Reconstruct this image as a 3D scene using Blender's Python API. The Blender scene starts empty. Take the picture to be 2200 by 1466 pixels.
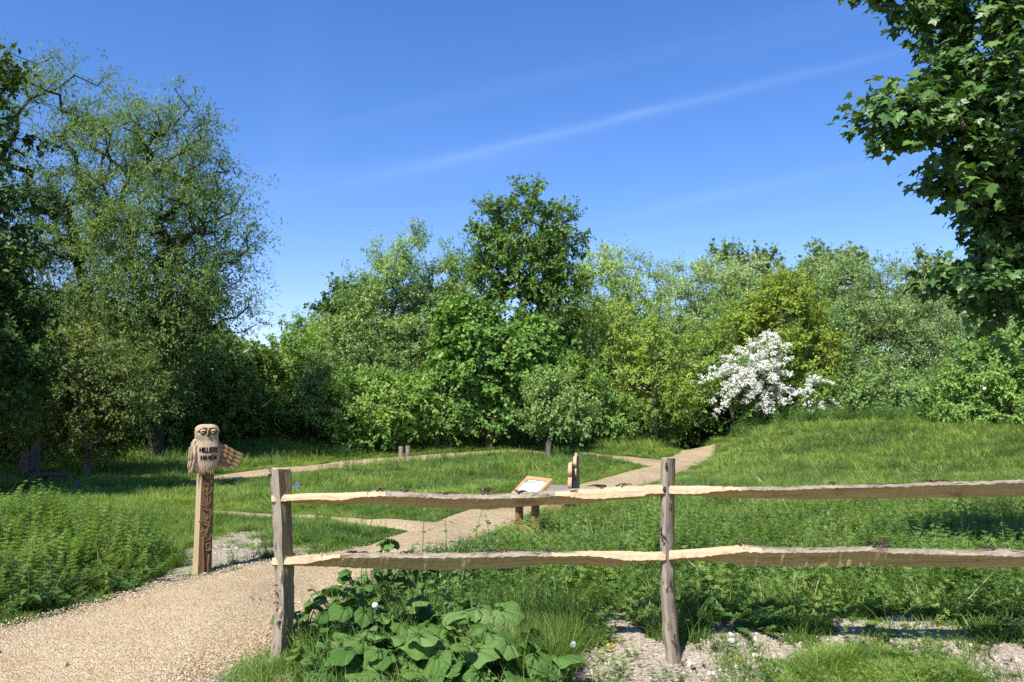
import bpy, math, random
import numpy as np
from mathutils import Vector, Matrix

# ------------------------------------------------------------------ camera, sky, sun, exposure
SC = bpy.context.scene
COL = SC.collection
F, CX, CY = 1720.0, 1100.0, 733.0          # focal length and centre of the photograph, in its own pixels
EYE = 1.55
PITCH = math.atan(157.0 / F)
cam_d = bpy.data.cameras.new('camera')
cam_d.sensor_width = 36.0
cam_d.lens = 36.0 * F / 2200.0
cam_d.clip_start = 0.1
cam_d.clip_end = 3000.0
cam_d.dof.use_dof = True
cam_d.dof.focus_distance = 7.0
cam_d.dof.aperture_fstop = 3.5
cam = bpy.data.objects.new('camera', cam_d)
COL.objects.link(cam)
cam.location = (0, 0, EYE)
cam.rotation_euler = (math.pi / 2 + PITCH, 0, 0)
SC.camera = cam

SUN_EL = math.radians(52)
SUN_AZ = math.radians(210.5)               # clockwise from +Y: behind the camera, to its left
world = bpy.data.worlds.new('World')
SC.world = world
world.use_nodes = True

def _unit(px, py):
    a, b = (px - CX) / F, (CY - py) / F
    v = Vector((a, math.cos(PITCH) - b * math.sin(PITCH), math.sin(PITCH) + b * math.cos(PITCH)))
    return v.normalized()

def build_world():
    nt = world.node_tree
    nt.nodes.clear()
    N, L = nt.nodes.new, nt.links.new
    out = N('ShaderNodeOutputWorld'); bg = N('ShaderNodeBackground')
    sky = N('ShaderNodeTexSky'); sky.sky_type = 'NISHITA'; sky.sun_disc = False
    sky.sun_elevation = SUN_EL; sky.sun_rotation = SUN_AZ
    sky.altitude = 100; sky.air_density = 1.0; sky.dust_density = 0.05; sky.ozone_density = 3.2
    bg.inputs['Strength'].default_value = 0.112
    tc = N('ShaderNodeTexCoord')
    def math_(op, a, b=None, c=None):
        m = N('ShaderNodeMath'); m.operation = op
        for i, v in enumerate((a, b, c)):
            if v is None: continue
            if isinstance(v, (int, float)): m.inputs[i].default_value = v
            else: L(v, m.inputs[i])
        return m.outputs[0]
    def dot(v):
        m = N('ShaderNodeVectorMath'); m.operation = 'DOT_PRODUCT'
        L(tc.outputs['Generated'], m.inputs[0]); m.inputs[1].default_value = v
        return m.outputs['Value']
    total = None
    for (ax, ay, bx, by, w, amt, ln) in ((850, 372, 1900, 118, 0.0055, 0.72, 0.30), (850, 376, 1500, 218, 0.012, 0.22, 0.20), (780, 262, 1450, 105, 0.010, 0.20, 0.22), (1380, 458, 1800, 366, 0.0065, 0.40, 0.15), (1300, 520, 1700, 470, 0.008, 0.18, 0.12),
                                     (620, 420, 640, 60, 0.03, 0.12, 0.15), (600, 400, 1100, 345, 0.02, 0.25, 0.2), (1560, 90, 1900, 20, 0.02, 0.18, 0.14)):
        A, B = _unit(ax, ay), _unit(bx, by)
        n = A.cross(B).normalized(); mid = (A + B).normalized(); along = (B - A).normalized()
        nz = N('ShaderNodeTexNoise'); nz.inputs['Scale'].default_value = 9.0; nz.inputs['Detail'].default_value = 6
        mp = N('ShaderNodeCombineXYZ')
        L(math_('MULTIPLY', dot(along), 1.2), mp.inputs[0]); L(math_('MULTIPLY', dot(n), 7.0), mp.inputs[1]); mp.inputs[2].default_value = ax * 0.01
        L(mp.outputs[0], nz.inputs['Vector'])
        d = math_('ADD', dot(n), math_('MULTIPLY', math_('SUBTRACT', nz.outputs[0], 0.5), w * 1.6))
        g = math_('DIVIDE', d, w)
        e = math_('POWER', 2.718, math_('MULTIPLY', math_('MULTIPLY', g, g), -1.0))
        s = math_('DIVIDE', math_('SUBTRACT', dot(along), mid.dot(along)), ln)
        win = math_('POWER', 2.718, math_('MULTIPLY', math_('POWER', math_('ABSOLUTE', s), 3.0), -1.0))
        front = math_('GREATER_THAN', dot(mid), 0.0)
        v = math_('MULTIPLY', math_('MULTIPLY', math_('MULTIPLY', e, win), front), math_('MULTIPLY', nz.outputs[0], amt))
        total = v if total is None else math_('ADD', total, v)
    mix = N('ShaderNodeMix'); mix.data_type = 'RGBA'
    hs = N('ShaderNodeHueSaturation'); hs.inputs['Saturation'].default_value = 1.26; hs.inputs['Value'].default_value = 1.0
    L(sky.outputs[0], hs.inputs['Color'])
    L(math_('MULTIPLY', total, 0.16), mix.inputs['Factor'])
    tint = N('ShaderNodeMix'); tint.data_type = 'RGBA'; tint.blend_type = 'MULTIPLY'; tint.inputs['Factor'].default_value = 1.0
    L(hs.outputs[0], tint.inputs['A']); tint.inputs['B'].default_value = (1.03, 0.87, 1.02, 1)
    L(tint.outputs['Result'], mix.inputs['A']); mix.inputs['B'].default_value = (5.6, 7.0, 9.5, 1)
    L(mix.outputs['Result'], bg.inputs['Color'])
    L(bg.outputs[0], out.inputs['Surface'])
build_world()

sun_d = bpy.data.lights.new('sun', 'SUN')
sun_d.energy = 5.0
sun_d.angle = math.radians(0.5)
sun_d.color = (1.0, 0.95, 0.87)
sun = bpy.data.objects.new('sun', sun_d)
COL.objects.link(sun)
SUN_TO = Vector((-math.sin(SUN_AZ) * math.cos(SUN_EL), -math.cos(SUN_AZ) * math.cos(SUN_EL), -math.sin(SUN_EL)))
sun.rotation_euler = SUN_TO.to_track_quat('-Z', 'Y').to_euler()
sun.location = (-20, -20, 40)

SC.view_settings.view_transform = 'Standard'
SC.view_settings.look = 'None'
SC.view_settings.gamma = 1.0
SC.view_settings.use_curve_mapping = False
SC.view_settings.exposure = 0.9
SC.cycles.max_bounces = 6
SC.cycles.diffuse_bounces = 3
SC.cycles.glossy_bounces = 2
SC.cycles.transmission_bounces = 3
SC.cycles.transparent_max_bounces = 4
SC.cycles.use_denoising = False
SC.cycles.sample_clamp_indirect = 4.0

# ------------------------------------------------------------------ helpers
def tag(o, label=None, cat=None, group=None, kind=None):
    if label: o['label'] = label
    if cat: o['category'] = cat
    if group: o['group'] = group
    if kind: o['kind'] = kind
    return o

def empty(name, loc, label=None, cat=None, group=None, rz=0.0):
    o = bpy.data.objects.new(name, None)
    o.empty_display_size = 0.2
    COL.objects.link(o)
    o.location = loc
    o.rotation_euler = (0, 0, rz)
    return tag(o, label, cat, group)

def link(name, me, parent=None):
    o = bpy.data.objects.new(name, me)
    COL.objects.link(o)
    if parent is not None: o.parent = parent
    return o

def np_mesh(name, V, polys, mats, mi=None, smooth=False, uv=None):
    """polys: an (n,k) integer array, or a list of such arrays; uv: per-vertex (n,2)."""
    V = np.asarray(V, dtype=np.float32)
    if isinstance(polys, np.ndarray): polys = [polys]
    polys = [np.asarray(p, dtype=np.int32) for p in polys if len(p)]
    loops = np.concatenate([p.ravel() for p in polys])
    tot = np.concatenate([np.full(len(p), p.shape[1], dtype=np.int32) for p in polys])
    start = np.concatenate([[0], np.cumsum(tot)[:-1]]).astype(np.int32)
    me = bpy.data.meshes.new(name)
    me.vertices.add(len(V)); me.loops.add(len(loops)); me.polygons.add(len(tot))
    me.vertices.foreach_set('co', V.ravel())
    me.loops.foreach_set('vertex_index', loops)
    me.polygons.foreach_set('loop_start', start)
    me.polygons.foreach_set('loop_total', tot)
    for m in (mats if isinstance(mats, (list, tuple)) else [mats]): me.materials.append(m)
    if mi is not None: me.polygons.foreach_set('material_index', np.asarray(mi, dtype=np.int32))
    me.polygons.foreach_set('use_smooth', np.full(len(tot), bool(smooth)))
    if uv is not None:
        l = me.uv_layers.new(name='UVMap')
        l.data.foreach_set('uv', np.asarray(uv, dtype=np.float32)[loops].ravel())
    me.update(calc_edges=True)
    me.validate()
    return me

class MB:
    """collects simple shapes into ONE mesh"""
    def __init__(s): s.v = []; s.f = []; s.m = []; s.uv = []
    def add(s, vs, fs, m=0, uvs=None):
        b = len(s.v)
        s.v += [tuple(v) for v in vs]
        s.uv += list(uvs) if uvs is not None else [(v[0] + v[1], v[2]) for v in vs]
        s.f += [tuple(i + b for i in f) for f in fs]
        s.m += [m] * len(fs)
    def box(s, c, size, R=None, m=0, taper=1.0):
        x, y, z = (k / 2 for k in size)
        vs = []
        for sz in (-1, 1):
            t = 1.0 if sz < 0 else taper
            for sx, sy in ((-1, -1), (1, -1), (1, 1), (-1, 1)):
                v = Vector((sx * x * t, sy * y * t, sz * z))
                if R is not None: v = R @ v
                vs.append(v + Vector(c))
        s.add(vs, [(3, 2, 1, 0), (4, 5, 6, 7), (0, 1, 5, 4), (1, 2, 6, 5), (2, 3, 7, 6), (3, 0, 4, 7)], m)
    def tube(s, pts, radii, k=6, m=0, cap=True):
        pts = [Vector(p) for p in pts]
        if not isinstance(radii, (list, tuple)): radii = [radii] * len(pts)
        vs, uvs = [], []
        L = 0.0
        for i, p in enumerate(pts):
            t = (pts[min(i + 1, len(pts) - 1)] - pts[max(i - 1, 0)]).normalized()
            a = t.cross(Vector((0.13, 0.2, 0.97)))
            if a.length < 0.1: a = t.cross(Vector((1, 0, 0)))
            a.normalize(); b = t.cross(a)
            if i: L += (p - pts[i - 1]).length
            for j in range(k):
                th = 2 * math.pi * j / k
                vs.append(p + (a * math.cos(th) + b * math.sin(th)) * radii[i]); uvs.append((L, th * radii[i]))
        fs = []
        for i in range(len(pts) - 1):
            for j in range(k):
                fs.append((i * k + j, i * k + (j + 1) % k, (i + 1) * k + (j + 1) % k, (i + 1) * k + j))
        if cap:
            fs.append(tuple(range(k - 1, -1, -1))); fs.append(tuple((len(pts) - 1) * k + j for j in range(k)))
        s.add(vs, fs, m, uvs)
    def mesh(s, name, mats, smooth=False):
        me = bpy.data.meshes.new(name)
        me.from_pydata(s.v, [], s.f)
        for m in (mats if isinstance(mats, (list, tuple)) else [mats]): me.materials.append(m)
        me.polygons.foreach_set('material_index', s.m)
        me.polygons.foreach_set('use_smooth', [smooth] * len(s.f))
        l = me.uv_layers.new(name='UVMap')
        idx = np.zeros(len(me.loops), dtype=np.int32); me.loops.foreach_get('vertex_index', idx)
        l.data.foreach_set('uv', np.array(s.uv, dtype=np.float32)[idx].ravel())
        me.update()
        return me
    def build(s, name, mats, parent=None, smooth=False):
        return link(name, s.mesh(name, mats, smooth), parent)

def bevel(o, w, seg=2):
    b = o.modifiers.new('bevel', 'BEVEL'); b.width = w; b.segments = seg; b.limit_method = 'ANGLE'; b.angle_limit = math.radians(35)
    return o

def at(px, py, Y):
    """the point of the place seen at (px, py) of the photograph, Y metres ahead"""
    d = _unit(px, py)
    return Vector((d.x / d.y * Y, Y, EYE + d.z / d.y * Y))

_lat = {}
def vnoise(x, y, scale, seed=0):
    x = np.asarray(x, dtype=float) * scale; y = np.asarray(y, dtype=float) * scale
    if seed not in _lat: _lat[seed] = np.random.RandomState(seed + 11).rand(256, 256)
    T = _lat[seed]
    xi, yi = np.floor(x).astype(int), np.floor(y).astype(int)
    fx, fy = x - xi, y - yi
    fx = fx * fx * (3 - 2 * fx); fy = fy * fy * (3 - 2 * fy)
    g = lambda a, b: T[a % 256, b % 256]
    return (g(xi, yi) * (1 - fx) + g(xi + 1, yi) * fx) * (1 - fy) + (g(xi, yi + 1) * (1 - fx) + g(xi + 1, yi + 1) * fx) * fy

def sstep(a, b, x):
    t = np.clip((np.asarray(x, dtype=float) - a) / (b - a), 0, 1)
    return t * t * (3 - 2 * t)

def ground_z(x, y):
    x = np.asarray(x, dtype=float); y = np.asarray(y, dtype=float)
    h = 1.20 * sstep(6.9, 12.0, x - 0.04 * (y - 32)) * np.exp(-np.abs((y - 32.5) / 7.5) ** 2.2) * (1 - 0.45 * sstep(16, 26, x))   # bank beyond the fence
    h = h + 0.78 * np.exp(-np.abs((x - 3.6) / 2.9) ** 3.2) * np.exp(-np.abs((y - 36.5) / 3.2) ** 2.2)                           # hummock beside the path
    h = h + 0.80 * sstep(26.5, 35.0, y) * (1 - sstep(-0.5, 2.0, x)) * (1 - 0.25 * sstep(-8, -1, x))                              # slope up to the trees
    h = h + 0.25 * sstep(16.0, 24.0, y) * (1 - sstep(-14, -9, x))
    h = h - 1.6 * sstep(33.5, 40, y) * sstep(4.8, 6.8, x) * (1 - sstep(8.6, 10.5, x))                                           # path drops behind its crest
    near = sstep(3.5, 6, y)
    h = h + 0.15 * sstep(-0.3, 0.9, x) * sstep(5.0, 5.75, y) * (1 - sstep(6.2, 9.5, y))
    h = h + 0.20 * sstep(-3.6, -5.2, x - (y - 7.5) * -0.35) * np.exp(-((y - 9.0) / 4.0) ** 2)
    h = h + near * ((vnoise(x, y, 0.6, 3) - 0.5) * 0.06 + (vnoise(x, y, 2.3, 4) - 0.5) * 0.03)
    return h

def gz(x, y): return float(ground_z(x, y))

def G(px, py, far=80.0):
    """where the sight line through (px, py) meets the ground"""
    d = _unit(px, py)
    Y = np.arange(2.0, far, 0.02)
    X = d.x / d.y * Y; Z = EYE + d.z / d.y * Y
    k = np.nonzero(Z <= ground_z(X, Y))[0]
    i = k[0] if len(k) else len(Y) - 1
    return Vector((X[i], Y[i], gz(X[i], Y[i])))

def inside(poly, x, y):
    x = np.asarray(x); y = np.asarray(y)
    r = np.zeros(x.shape, dtype=bool)
    n = len(poly)
    for i in range(n):
        x1, y1 = poly[i][0], poly[i][1]; x2, y2 = poly[(i + 1) % n][0], poly[(i + 1) % n][1]
        if y1 == y2: continue
        c = ((y1 > y) != (y2 > y)) & (x < (x2 - x1) * (y - y1) / (y2 - y1) + x1)
        r ^= c
    return r

def px_poly(pts):
    return [(p.x, p.y) for p in (G(*q) for q in pts)]

# ------------------------------------------------------------------ materials
def mat(name):
    m = bpy.data.materials.new(name); m.use_nodes = True
    nt = m.node_tree; nt.nodes.clear()
    out = nt.nodes.new('ShaderNodeOutputMaterial')
    return m, nt, out

class NT:
    def __init__(s, name):
        s.m, s.nt, s.out = mat(name)
    def n(s, t, **kw):
        x = s.nt.nodes.new(t)
        for k, v in kw.items():
            if k in x.inputs.keys(): s.put(x.inputs[k], v)
            else: setattr(x, k, v)
        return x
    def put(s, sock, v):
        if hasattr(v, 'is_output') or isinstance(v, bpy.types.NodeSocket): s.nt.links.new(v, sock)
        else: sock.default_value = v
    def ramp(s, fac, stops):
        r = s.n('ShaderNodeValToRGB'); e = r.color_ramp.elements
        while len(e) < len(stops): e.new(0.5)
        for k, (p, c) in enumerate(stops):
            e[k].position = p; e[k].color = (*c, 1) if len(c) == 3 else c
        s.put(r.inputs[0], fac)
        return r.outputs[0]
    def mix(s, fac, a, b, mode='MIX'):
        x = s.n('ShaderNodeMix', data_type='RGBA', blend_type=mode)
        s.put(x.inputs['Factor'], fac); s.put(x.inputs['A'], a if not isinstance(a, tuple) or len(a) == 4 else (*a, 1)); s.put(x.inputs['B'], b if not isinstance(b, tuple) or len(b) == 4 else (*b, 1))
        return x.outputs['Result']
    def noise(s, vec, scale, detail=4, rough=0.55, dist=0.0):
        x = s.n('ShaderNodeTexNoise'); x.inputs['Scale'].default_value = scale; x.inputs['Detail'].default_value = detail
        x.inputs['Roughness'].default_value = rough; x.inputs['Distortion'].default_value = dist
        if vec is not None: s.put(x.inputs['Vector'], vec)
        return x.outputs[0]
    def mapped(s, src, scale):
        mp = s.n('ShaderNodeMapping'); s.put(mp.inputs['Vector'], src); mp.inputs['Scale'].default_value = scale
        return mp.outputs[0]
    def coord(s, which='Object'): return s.n('ShaderNodeTexCoord').outputs[which]
    def bump(s, h, strength=0.5, dist=0.01):
        b = s.n('ShaderNodeBump'); b.inputs['Strength'].default_value = strength; b.inputs['Distance'].default_value = dist
        s.put(b.inputs['Height'], h); return b.outputs[0]
    def principled(s, col, rough=0.8, normal=None, spec=0.3):
        p = s.n('ShaderNodeBsdfPrincipled'); s.put(p.inputs['Base Color'], col if not isinstance(col, tuple) or len(col) == 4 else (*col, 1))
        s.put(p.inputs['Roughness'], rough); p.inputs['Specular IOR Level'].default_value = spec
        if normal is not None: s.put(p.inputs['Normal'], normal)
        return p.outputs[0]
    def done(s, sh): s.nt.links.new(sh, s.out.inputs['Surface']); return s.m
    def m2(s, op, a, b):
        x = s.n('ShaderNodeMath', operation=op); s.put(x.inputs[0], a); s.put(x.inputs[1], b); return x.outputs[0]

def leaf_mat(name, dark, mid, light, trans=0.32, gloss=0.2, rough=0.5, per='island', patch=0.35, patch_scale=0.5, gain=2.3):
    t = NT(name)
    dark, mid, light = (tuple((c * 0.94 + 0.06 * (q[0] * 0.3 + q[1] * 0.6 + q[2] * 0.1)) * gain * w for c, w in zip(q, (1.09, 1.02, 0.95))) for q in (dark, mid, light))
    if per == 'island': r = t.n('ShaderNodeNewGeometry').outputs['Random Per Island']
    else: r = t.n('ShaderNodeObjectInfo').outputs['Random']
    col = t.ramp(r, [(0.0, dark), (0.5, mid), (1.0, light)])
    geo = t.n('ShaderNodeNewGeometry').outputs['Position']
    nz = t.noise(geo, patch_scale, 3)
    tint = t.ramp(nz, [(0.3, (1 - patch, 1 - patch * 0.8, 1 - patch * 0.6)), (0.7, (1 + patch * 0.6, 1 + patch * 0.35, 1 + patch * 0.1))])
    col = t.mix(1.0, col, tint, 'MULTIPLY')
    p = t.principled(col, rough, None, gloss)
    tr = t.n('ShaderNodeBsdfTranslucent')
    t.put(tr.inputs['Color'], t.mix(1.0, col, (1.5, 1.35, 0.55), 'MULTIPLY'))
    mx = t.n('ShaderNodeMixShader'); mx.inputs[0].default_value = trans
    t.put(mx.inputs[1], p); t.put(mx.inputs[2], tr.outputs[0])
    return t.done(mx.outputs[0])

def bark_mat(name, a, b, scale=14):
    t = NT(name)
    c = t.coord('Object')
    n1 = t.noise(t.mapped(c, (1, 1, 0.25)), scale, 6)
    return t.done(t.principled(t.ramp(n1, [(0.3, a), (0.7, b)]), 0.9, t.bump(n1, 0.6, 0.03), 0.15))

# wood: u runs along the grain (metres), v across
def wood_mat(name, stops, streak=(5, 90), bump=0.4, dist=0.004, patches=None, rough=0.75):
    t = NT(name)
    uv = t.n('ShaderNodeUVMap').outputs[0]
    g = t.noise(t.mapped(uv, (streak[0], streak[1], 1)), 1.0, 6, 0.65, 0.6)
    col = t.ramp(g, stops)
    h = g
    if patches:
        b = t.noise(t.mapped(uv, (patches[3], patches[4], 1)), 1.0, 4, 0.6)
        f = t.ramp(b, [(patches[0], (0, 0, 0)), (patches[1], (1, 1, 1))])
        col = t.mix(f, col, patches[2])
    fine = t.noise(t.mapped(uv, (60, 260, 1)), 1.0, 3)
    h = t.m2('ADD', g, t.m2('MULTIPLY', fine, 0.35))
    return t.done(t.principled(col, rough, t.bump(h, bump, dist), 0.25))

M = {}
M['rail_bark'] = wood_mat('weathered_bark', [(0.3, (0.079, 0.060, 0.043)), (0.5, (0.236, 0.195, 0.149)), (0.75, (0.347, 0.295, 0.230))], (9, 45), 0.8, 0.008, (0.56, 0.66, (0.069, 0.041, 0.025), 6, 22), 0.9)
M['rail_cleft'] = wood_mat('cleft_wood', [(0.28, (0.165, 0.089, 0.034)), (0.42, (0.506, 0.320, 0.134)), (0.62, (0.631, 0.428, 0.194)), (0.8, (0.379, 0.224, 0.091))], (2.2, 60), 0.55, 0.005, (0.60, 0.72, (0.277, 0.155, 0.058), 3, 6))
M['rail_hewn'] = wood_mat('hewn_wood', [(0.3, (0.28, 0.20, 0.11)), (0.5, (0.40, 0.31, 0.19)), (0.7, (0.43, 0.345, 0.23)), (0.9, (0.30, 0.21, 0.11))], (4, 60), 0.5, 0.004, (0.56, 0.74, (0.24, 0.165, 0.085), 5, 14))
M['post_bark'] = wood_mat('post_bark', [(0.25, (0.145, 0.119, 0.086)), (0.5, (0.257, 0.218, 0.163)), (0.8, (0.342, 0.296, 0.228))], (6, 30), 0.7, 0.006, (0.60, 0.66, (0.103, 0.060, 0.034), 7, 24), 0.9)
M['post_cleft'] = wood_mat('post_cleft', [(0.3, (0.103, 0.067, 0.036)), (0.5, (0.238, 0.167, 0.088)), (0.75, (0.301, 0.222, 0.122))], (2, 55), 0.9, 0.006)
M['strip'] = wood_mat('bark_strip', [(0.3, (0.033, 0.021, 0.015)), (0.7, (0.112, 0.073, 0.050))], (12, 60), 0.8, 0.004)
M['oak'] = wood_mat('planed_oak', [(0.3, (0.317, 0.191, 0.079)), (0.7, (0.436, 0.284, 0.132))], (2, 40), 0.2, 0.002)
M['oak_leg'] = wood_mat('shade_dark_oak', [(0.3, (0.158, 0.086, 0.033)), (0.7, (0.251, 0.145, 0.059))], (2, 40), 0.2, 0.002)  # oak with the shade on the legs put into a darker colour
M['bench'] = wood_mat('bench_wood', [(0.3, (0.321, 0.205, 0.116)), (0.7, (0.490, 0.347, 0.223))], (3, 30), 0.3, 0.003)
M['bench_side'] = wood_mat('bench_side_wood', [(0.3, (0.190, 0.107, 0.051)), (0.7, (0.337, 0.202, 0.100))], (3, 30), 0.3, 0.003)
M['grey_log'] = wood_mat('grey_log', [(0.3, (0.145, 0.119, 0.099)), (0.7, (0.277, 0.238, 0.205))], (5, 20), 0.7, 0.006)
M['log_end'] = wood_mat('log_end', [(0.3, (0.277, 0.198, 0.112)), (0.7, (0.396, 0.304, 0.191))], (30, 30), 0.4, 0.003)
M['shade_toned_wood'] = wood_mat('old_wood_shade_toned', [(0.3, (0.047, 0.040, 0.034)), (0.7, (0.103, 0.091, 0.079))], (3, 40), 0.5, 0.004)  # old wood, darkened further so its colour carries the deep shade

def owl_mats():
    t = NT('carved_pale_wood')
    c = t.coord('Object')
    g = t.noise(t.mapped(c, (60, 60, 9)), 1.0, 5, 0.6, 0.4)
    b = t.noise(c, 11.0, 3)
    col = t.ramp(g, [(0.28, (0.224, 0.152, 0.086)), (0.45, (0.363, 0.277, 0.178)), (0.7, (0.436, 0.350, 0.244))])
    col = t.mix(t.ramp(b, [(0.45, (0, 0, 0)), (0.75, (0.396, 0.396, 0.396))]), col, (0.317, 0.238, 0.152))
    a = t.done(t.principled(col, 0.7, t.bump(g, 0.5, 0.004), 0.25))
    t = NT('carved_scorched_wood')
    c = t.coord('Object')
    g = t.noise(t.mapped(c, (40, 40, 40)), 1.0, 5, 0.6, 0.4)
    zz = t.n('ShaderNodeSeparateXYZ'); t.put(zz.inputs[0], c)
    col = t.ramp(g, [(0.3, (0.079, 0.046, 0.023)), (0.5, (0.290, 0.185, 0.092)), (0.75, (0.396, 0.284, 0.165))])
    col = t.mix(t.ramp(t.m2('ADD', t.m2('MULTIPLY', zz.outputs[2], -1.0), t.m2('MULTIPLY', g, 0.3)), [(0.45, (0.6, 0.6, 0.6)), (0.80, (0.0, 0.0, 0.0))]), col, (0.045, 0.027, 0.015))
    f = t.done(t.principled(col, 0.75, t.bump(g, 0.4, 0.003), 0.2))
    t = NT('carved_brown_ground')
    c = t.coord('Object')
    g = t.noise(c, 95.0, 3); g2 = t.noise(c, 9.0, 3)
    col = t.ramp(g, [(0.3, (0.066, 0.036, 0.017)), (0.55, (0.198, 0.119, 0.056)), (0.75, (0.277, 0.178, 0.092))])
    col = t.mix(t.m2('MULTIPLY', g2, 0.7), col, (0.158, 0.096, 0.046))
    k = t.done(t.principled(col, 0.8, t.bump(g, 1.0, 0.012), 0.2))
    t = NT('burnt_lettering'); bl = t.done(t.principled((0.005, 0.005, 0.004), 0.6, None, 0.2))
    t = NT('burnt_brown'); bb = t.done(t.principled((0.033, 0.018, 0.009), 0.7, None, 0.2))
    t = NT('sawn_pale_side')
    uv = t.coord('Object')
    g = t.noise(t.mapped(uv, (50, 50, 2.5)), 1.0, 5, 0.6)
    sd = t.done(t.principled(t.ramp(g, [(0.3, (0.330, 0.238, 0.125)), (0.7, (0.449, 0.350, 0.211))]), 0.7, t.bump(g, 0.3, 0.003), 0.25))
    return a, f, k, bl, bb, sd
M['owl'], M['feather'], M['relief'], M['black'], M['burnt'], M['side'] = owl_mats()

M['trunk_ivy'] = bark_mat('ivy_clad_bark', (0.016, 0.022, 0.010), (0.055, 0.060, 0.030))
M['trunk'] = bark_mat('trunk_bark', (0.055, 0.043, 0.032), (0.16, 0.135, 0.105))
M['trunk_pale'] = bark_mat('pale_bark', (0.088, 0.077, 0.061), (0.187, 0.165, 0.132))
M['willow'] = leaf_mat('willow_leaves', (0.046, 0.088, 0.022), (0.071, 0.130, 0.033), (0.105, 0.179, 0.059), 0.32, gain=1.85)
M['dark_leaf'] = leaf_mat('dark_broad_leaves', (0.022, 0.052, 0.010), (0.036, 0.082, 0.016), (0.06, 0.12, 0.024), 0.28, gain=1.45)
M['sallow'] = leaf_mat('sallow_leaves', (0.055, 0.108, 0.030), (0.084, 0.152, 0.046), (0.128, 0.200, 0.075), 0.33)
M['sallow_yellow'] = leaf_mat('yellowish_sallow_leaves', (0.065, 0.105, 0.020), (0.105, 0.155, 0.032), (0.155, 0.205, 0.055), 0.35)
M['sallow_dull'] = leaf_mat('olive_sallow_leaves', (0.055, 0.095, 0.020), (0.085, 0.135, 0.030), (0.130, 0.180, 0.050), 0.30, gain=1.45)
M['alder'] = leaf_mat('alder_leaves', (0.030, 0.068, 0.012), (0.050, 0.102, 0.020), (0.080, 0.145, 0.032), 0.30)
M['sycamore'] = leaf_mat('sycamore_leaves', (0.037, 0.090, 0.014), (0.057, 0.128, 0.021), (0.098, 0.175, 0.034), 0.28)
M['elder'] = leaf_mat('elder_leaves', (0.052, 0.110, 0.022), (0.080, 0.155, 0.032), (0.115, 0.200, 0.048), 0.33)
M['birch'] = leaf_mat('birch_leaves', (0.080, 0.135, 0.030), (0.115, 0.185, 0.048), (0.16, 0.23, 0.075), 0.38)
M['silver'] = leaf_mat('silver_willow_leaves', (0.085, 0.145, 0.055), (0.122, 0.190, 0.085), (0.185, 0.255, 0.14), 0.30)
M['grey_willow'] = leaf_mat('grey_willow_leaves', (0.062, 0.112, 0.036), (0.092, 0.152, 0.056), (0.140, 0.205, 0.095), 0.32)
M['poplar'] = leaf_mat('poplar_leaves', (0.048, 0.090, 0.030), (0.075, 0.125, 0.045), (0.11, 0.165, 0.07), 0.30)
M['field_maple'] = leaf_mat('field_maple_leaves', (0.088, 0.155, 0.016), (0.128, 0.200, 0.023), (0.176, 0.235, 0.039), 0.33, gain=1.7)
M['yellow_green'] = leaf_mat('yellow_green_leaves', (0.070, 0.128, 0.018), (0.104, 0.172, 0.030), (0.150, 0.215, 0.048), 0.36)
M['hawthorn_leaf'] = leaf_mat('hawthorn_leaves', (0.045, 0.095, 0.016), (0.075, 0.140, 0.026), (0.11, 0.18, 0.04), 0.32)
M['maple'] = leaf_mat('maple_leaves', (0.030, 0.078, 0.014), (0.046, 0.108, 0.022), (0.070, 0.145, 0.032), 0.22, 0.35, 0.42, 'island', 0.2, 1.0, 1.5)
M['maple_one'] = leaf_mat('maple_leaf_single', (0.030, 0.078, 0.014), (0.046, 0.108, 0.022), (0.070, 0.145, 0.032), 0.22, 0.35, 0.42, 'object', 0.2, 1.0, 1.5)
M['grass'] = leaf_mat('grass_blades', (0.058, 0.120, 0.018), (0.085, 0.165, 0.026), (0.135, 0.215, 0.048), 0.42, 0.35, 0.45, 'object', 0.5, 0.7, 1.6)
M['grass_far'] = leaf_mat('meadow_blades', (0.075, 0.140, 0.022), (0.105, 0.185, 0.032), (0.150, 0.225, 0.052), 0.42, 0.3, 0.5, 'object', 0.5, 0.45, 1.6)
M['straw'] = leaf_mat('straw_blades', (0.26, 0.22, 0.11), (0.36, 0.31, 0.17), (0.48, 0.43, 0.26), 0.2, 0.3, 0.5, 'object', 0.1, gain=1.1)
M['cleaver'] = leaf_mat('cleavers_leaves', (0.055, 0.120, 0.018), (0.080, 0.165, 0.028), (0.125, 0.205, 0.042), 0.40, 0.25, 0.5, 'object', 0.45, 1.1, 1.5)
M['weed'] = leaf_mat('weed_leaves', (0.040, 0.098, 0.018), (0.060, 0.135, 0.026), (0.095, 0.175, 0.040), 0.30, 0.4, 0.4, 'object', 0.25, 0.9, 1.35)
M['big_leaf'] = leaf_mat('big_leaf', (0.045, 0.104, 0.020), (0.070, 0.146, 0.030), (0.105, 0.188, 0.048), 0.30, 0.22, 0.5, 'object', 0.25, 4.0, 1.5)
M['blossom'] = NT('white_blossom').m
def _blossom():
    t = NT('may_blossom')
    r = t.n('ShaderNodeNewGeometry').outputs['Random Per Island']
    c = t.ramp(r, [(0, (0.58, 0.60, 0.50)), (0.4, (0.72, 0.72, 0.64)), (1, (0.80, 0.79, 0.72))])
    d = t.n('ShaderNodeBsdfDiffuse'); t.put(d.inputs[0], c)
    tr = t.n('ShaderNodeBsdfTranslucent'); t.put(tr.inputs[0], c)
    mx = t.n('ShaderNodeMixShader'); mx.inputs[0].default_value = 0.3
    t.put(mx.inputs[1], d.outputs[0]); t.put(mx.inputs[2], tr.outputs[0])
    return t.done(mx.outputs[0])
M['blossom'] = _blossom()
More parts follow.
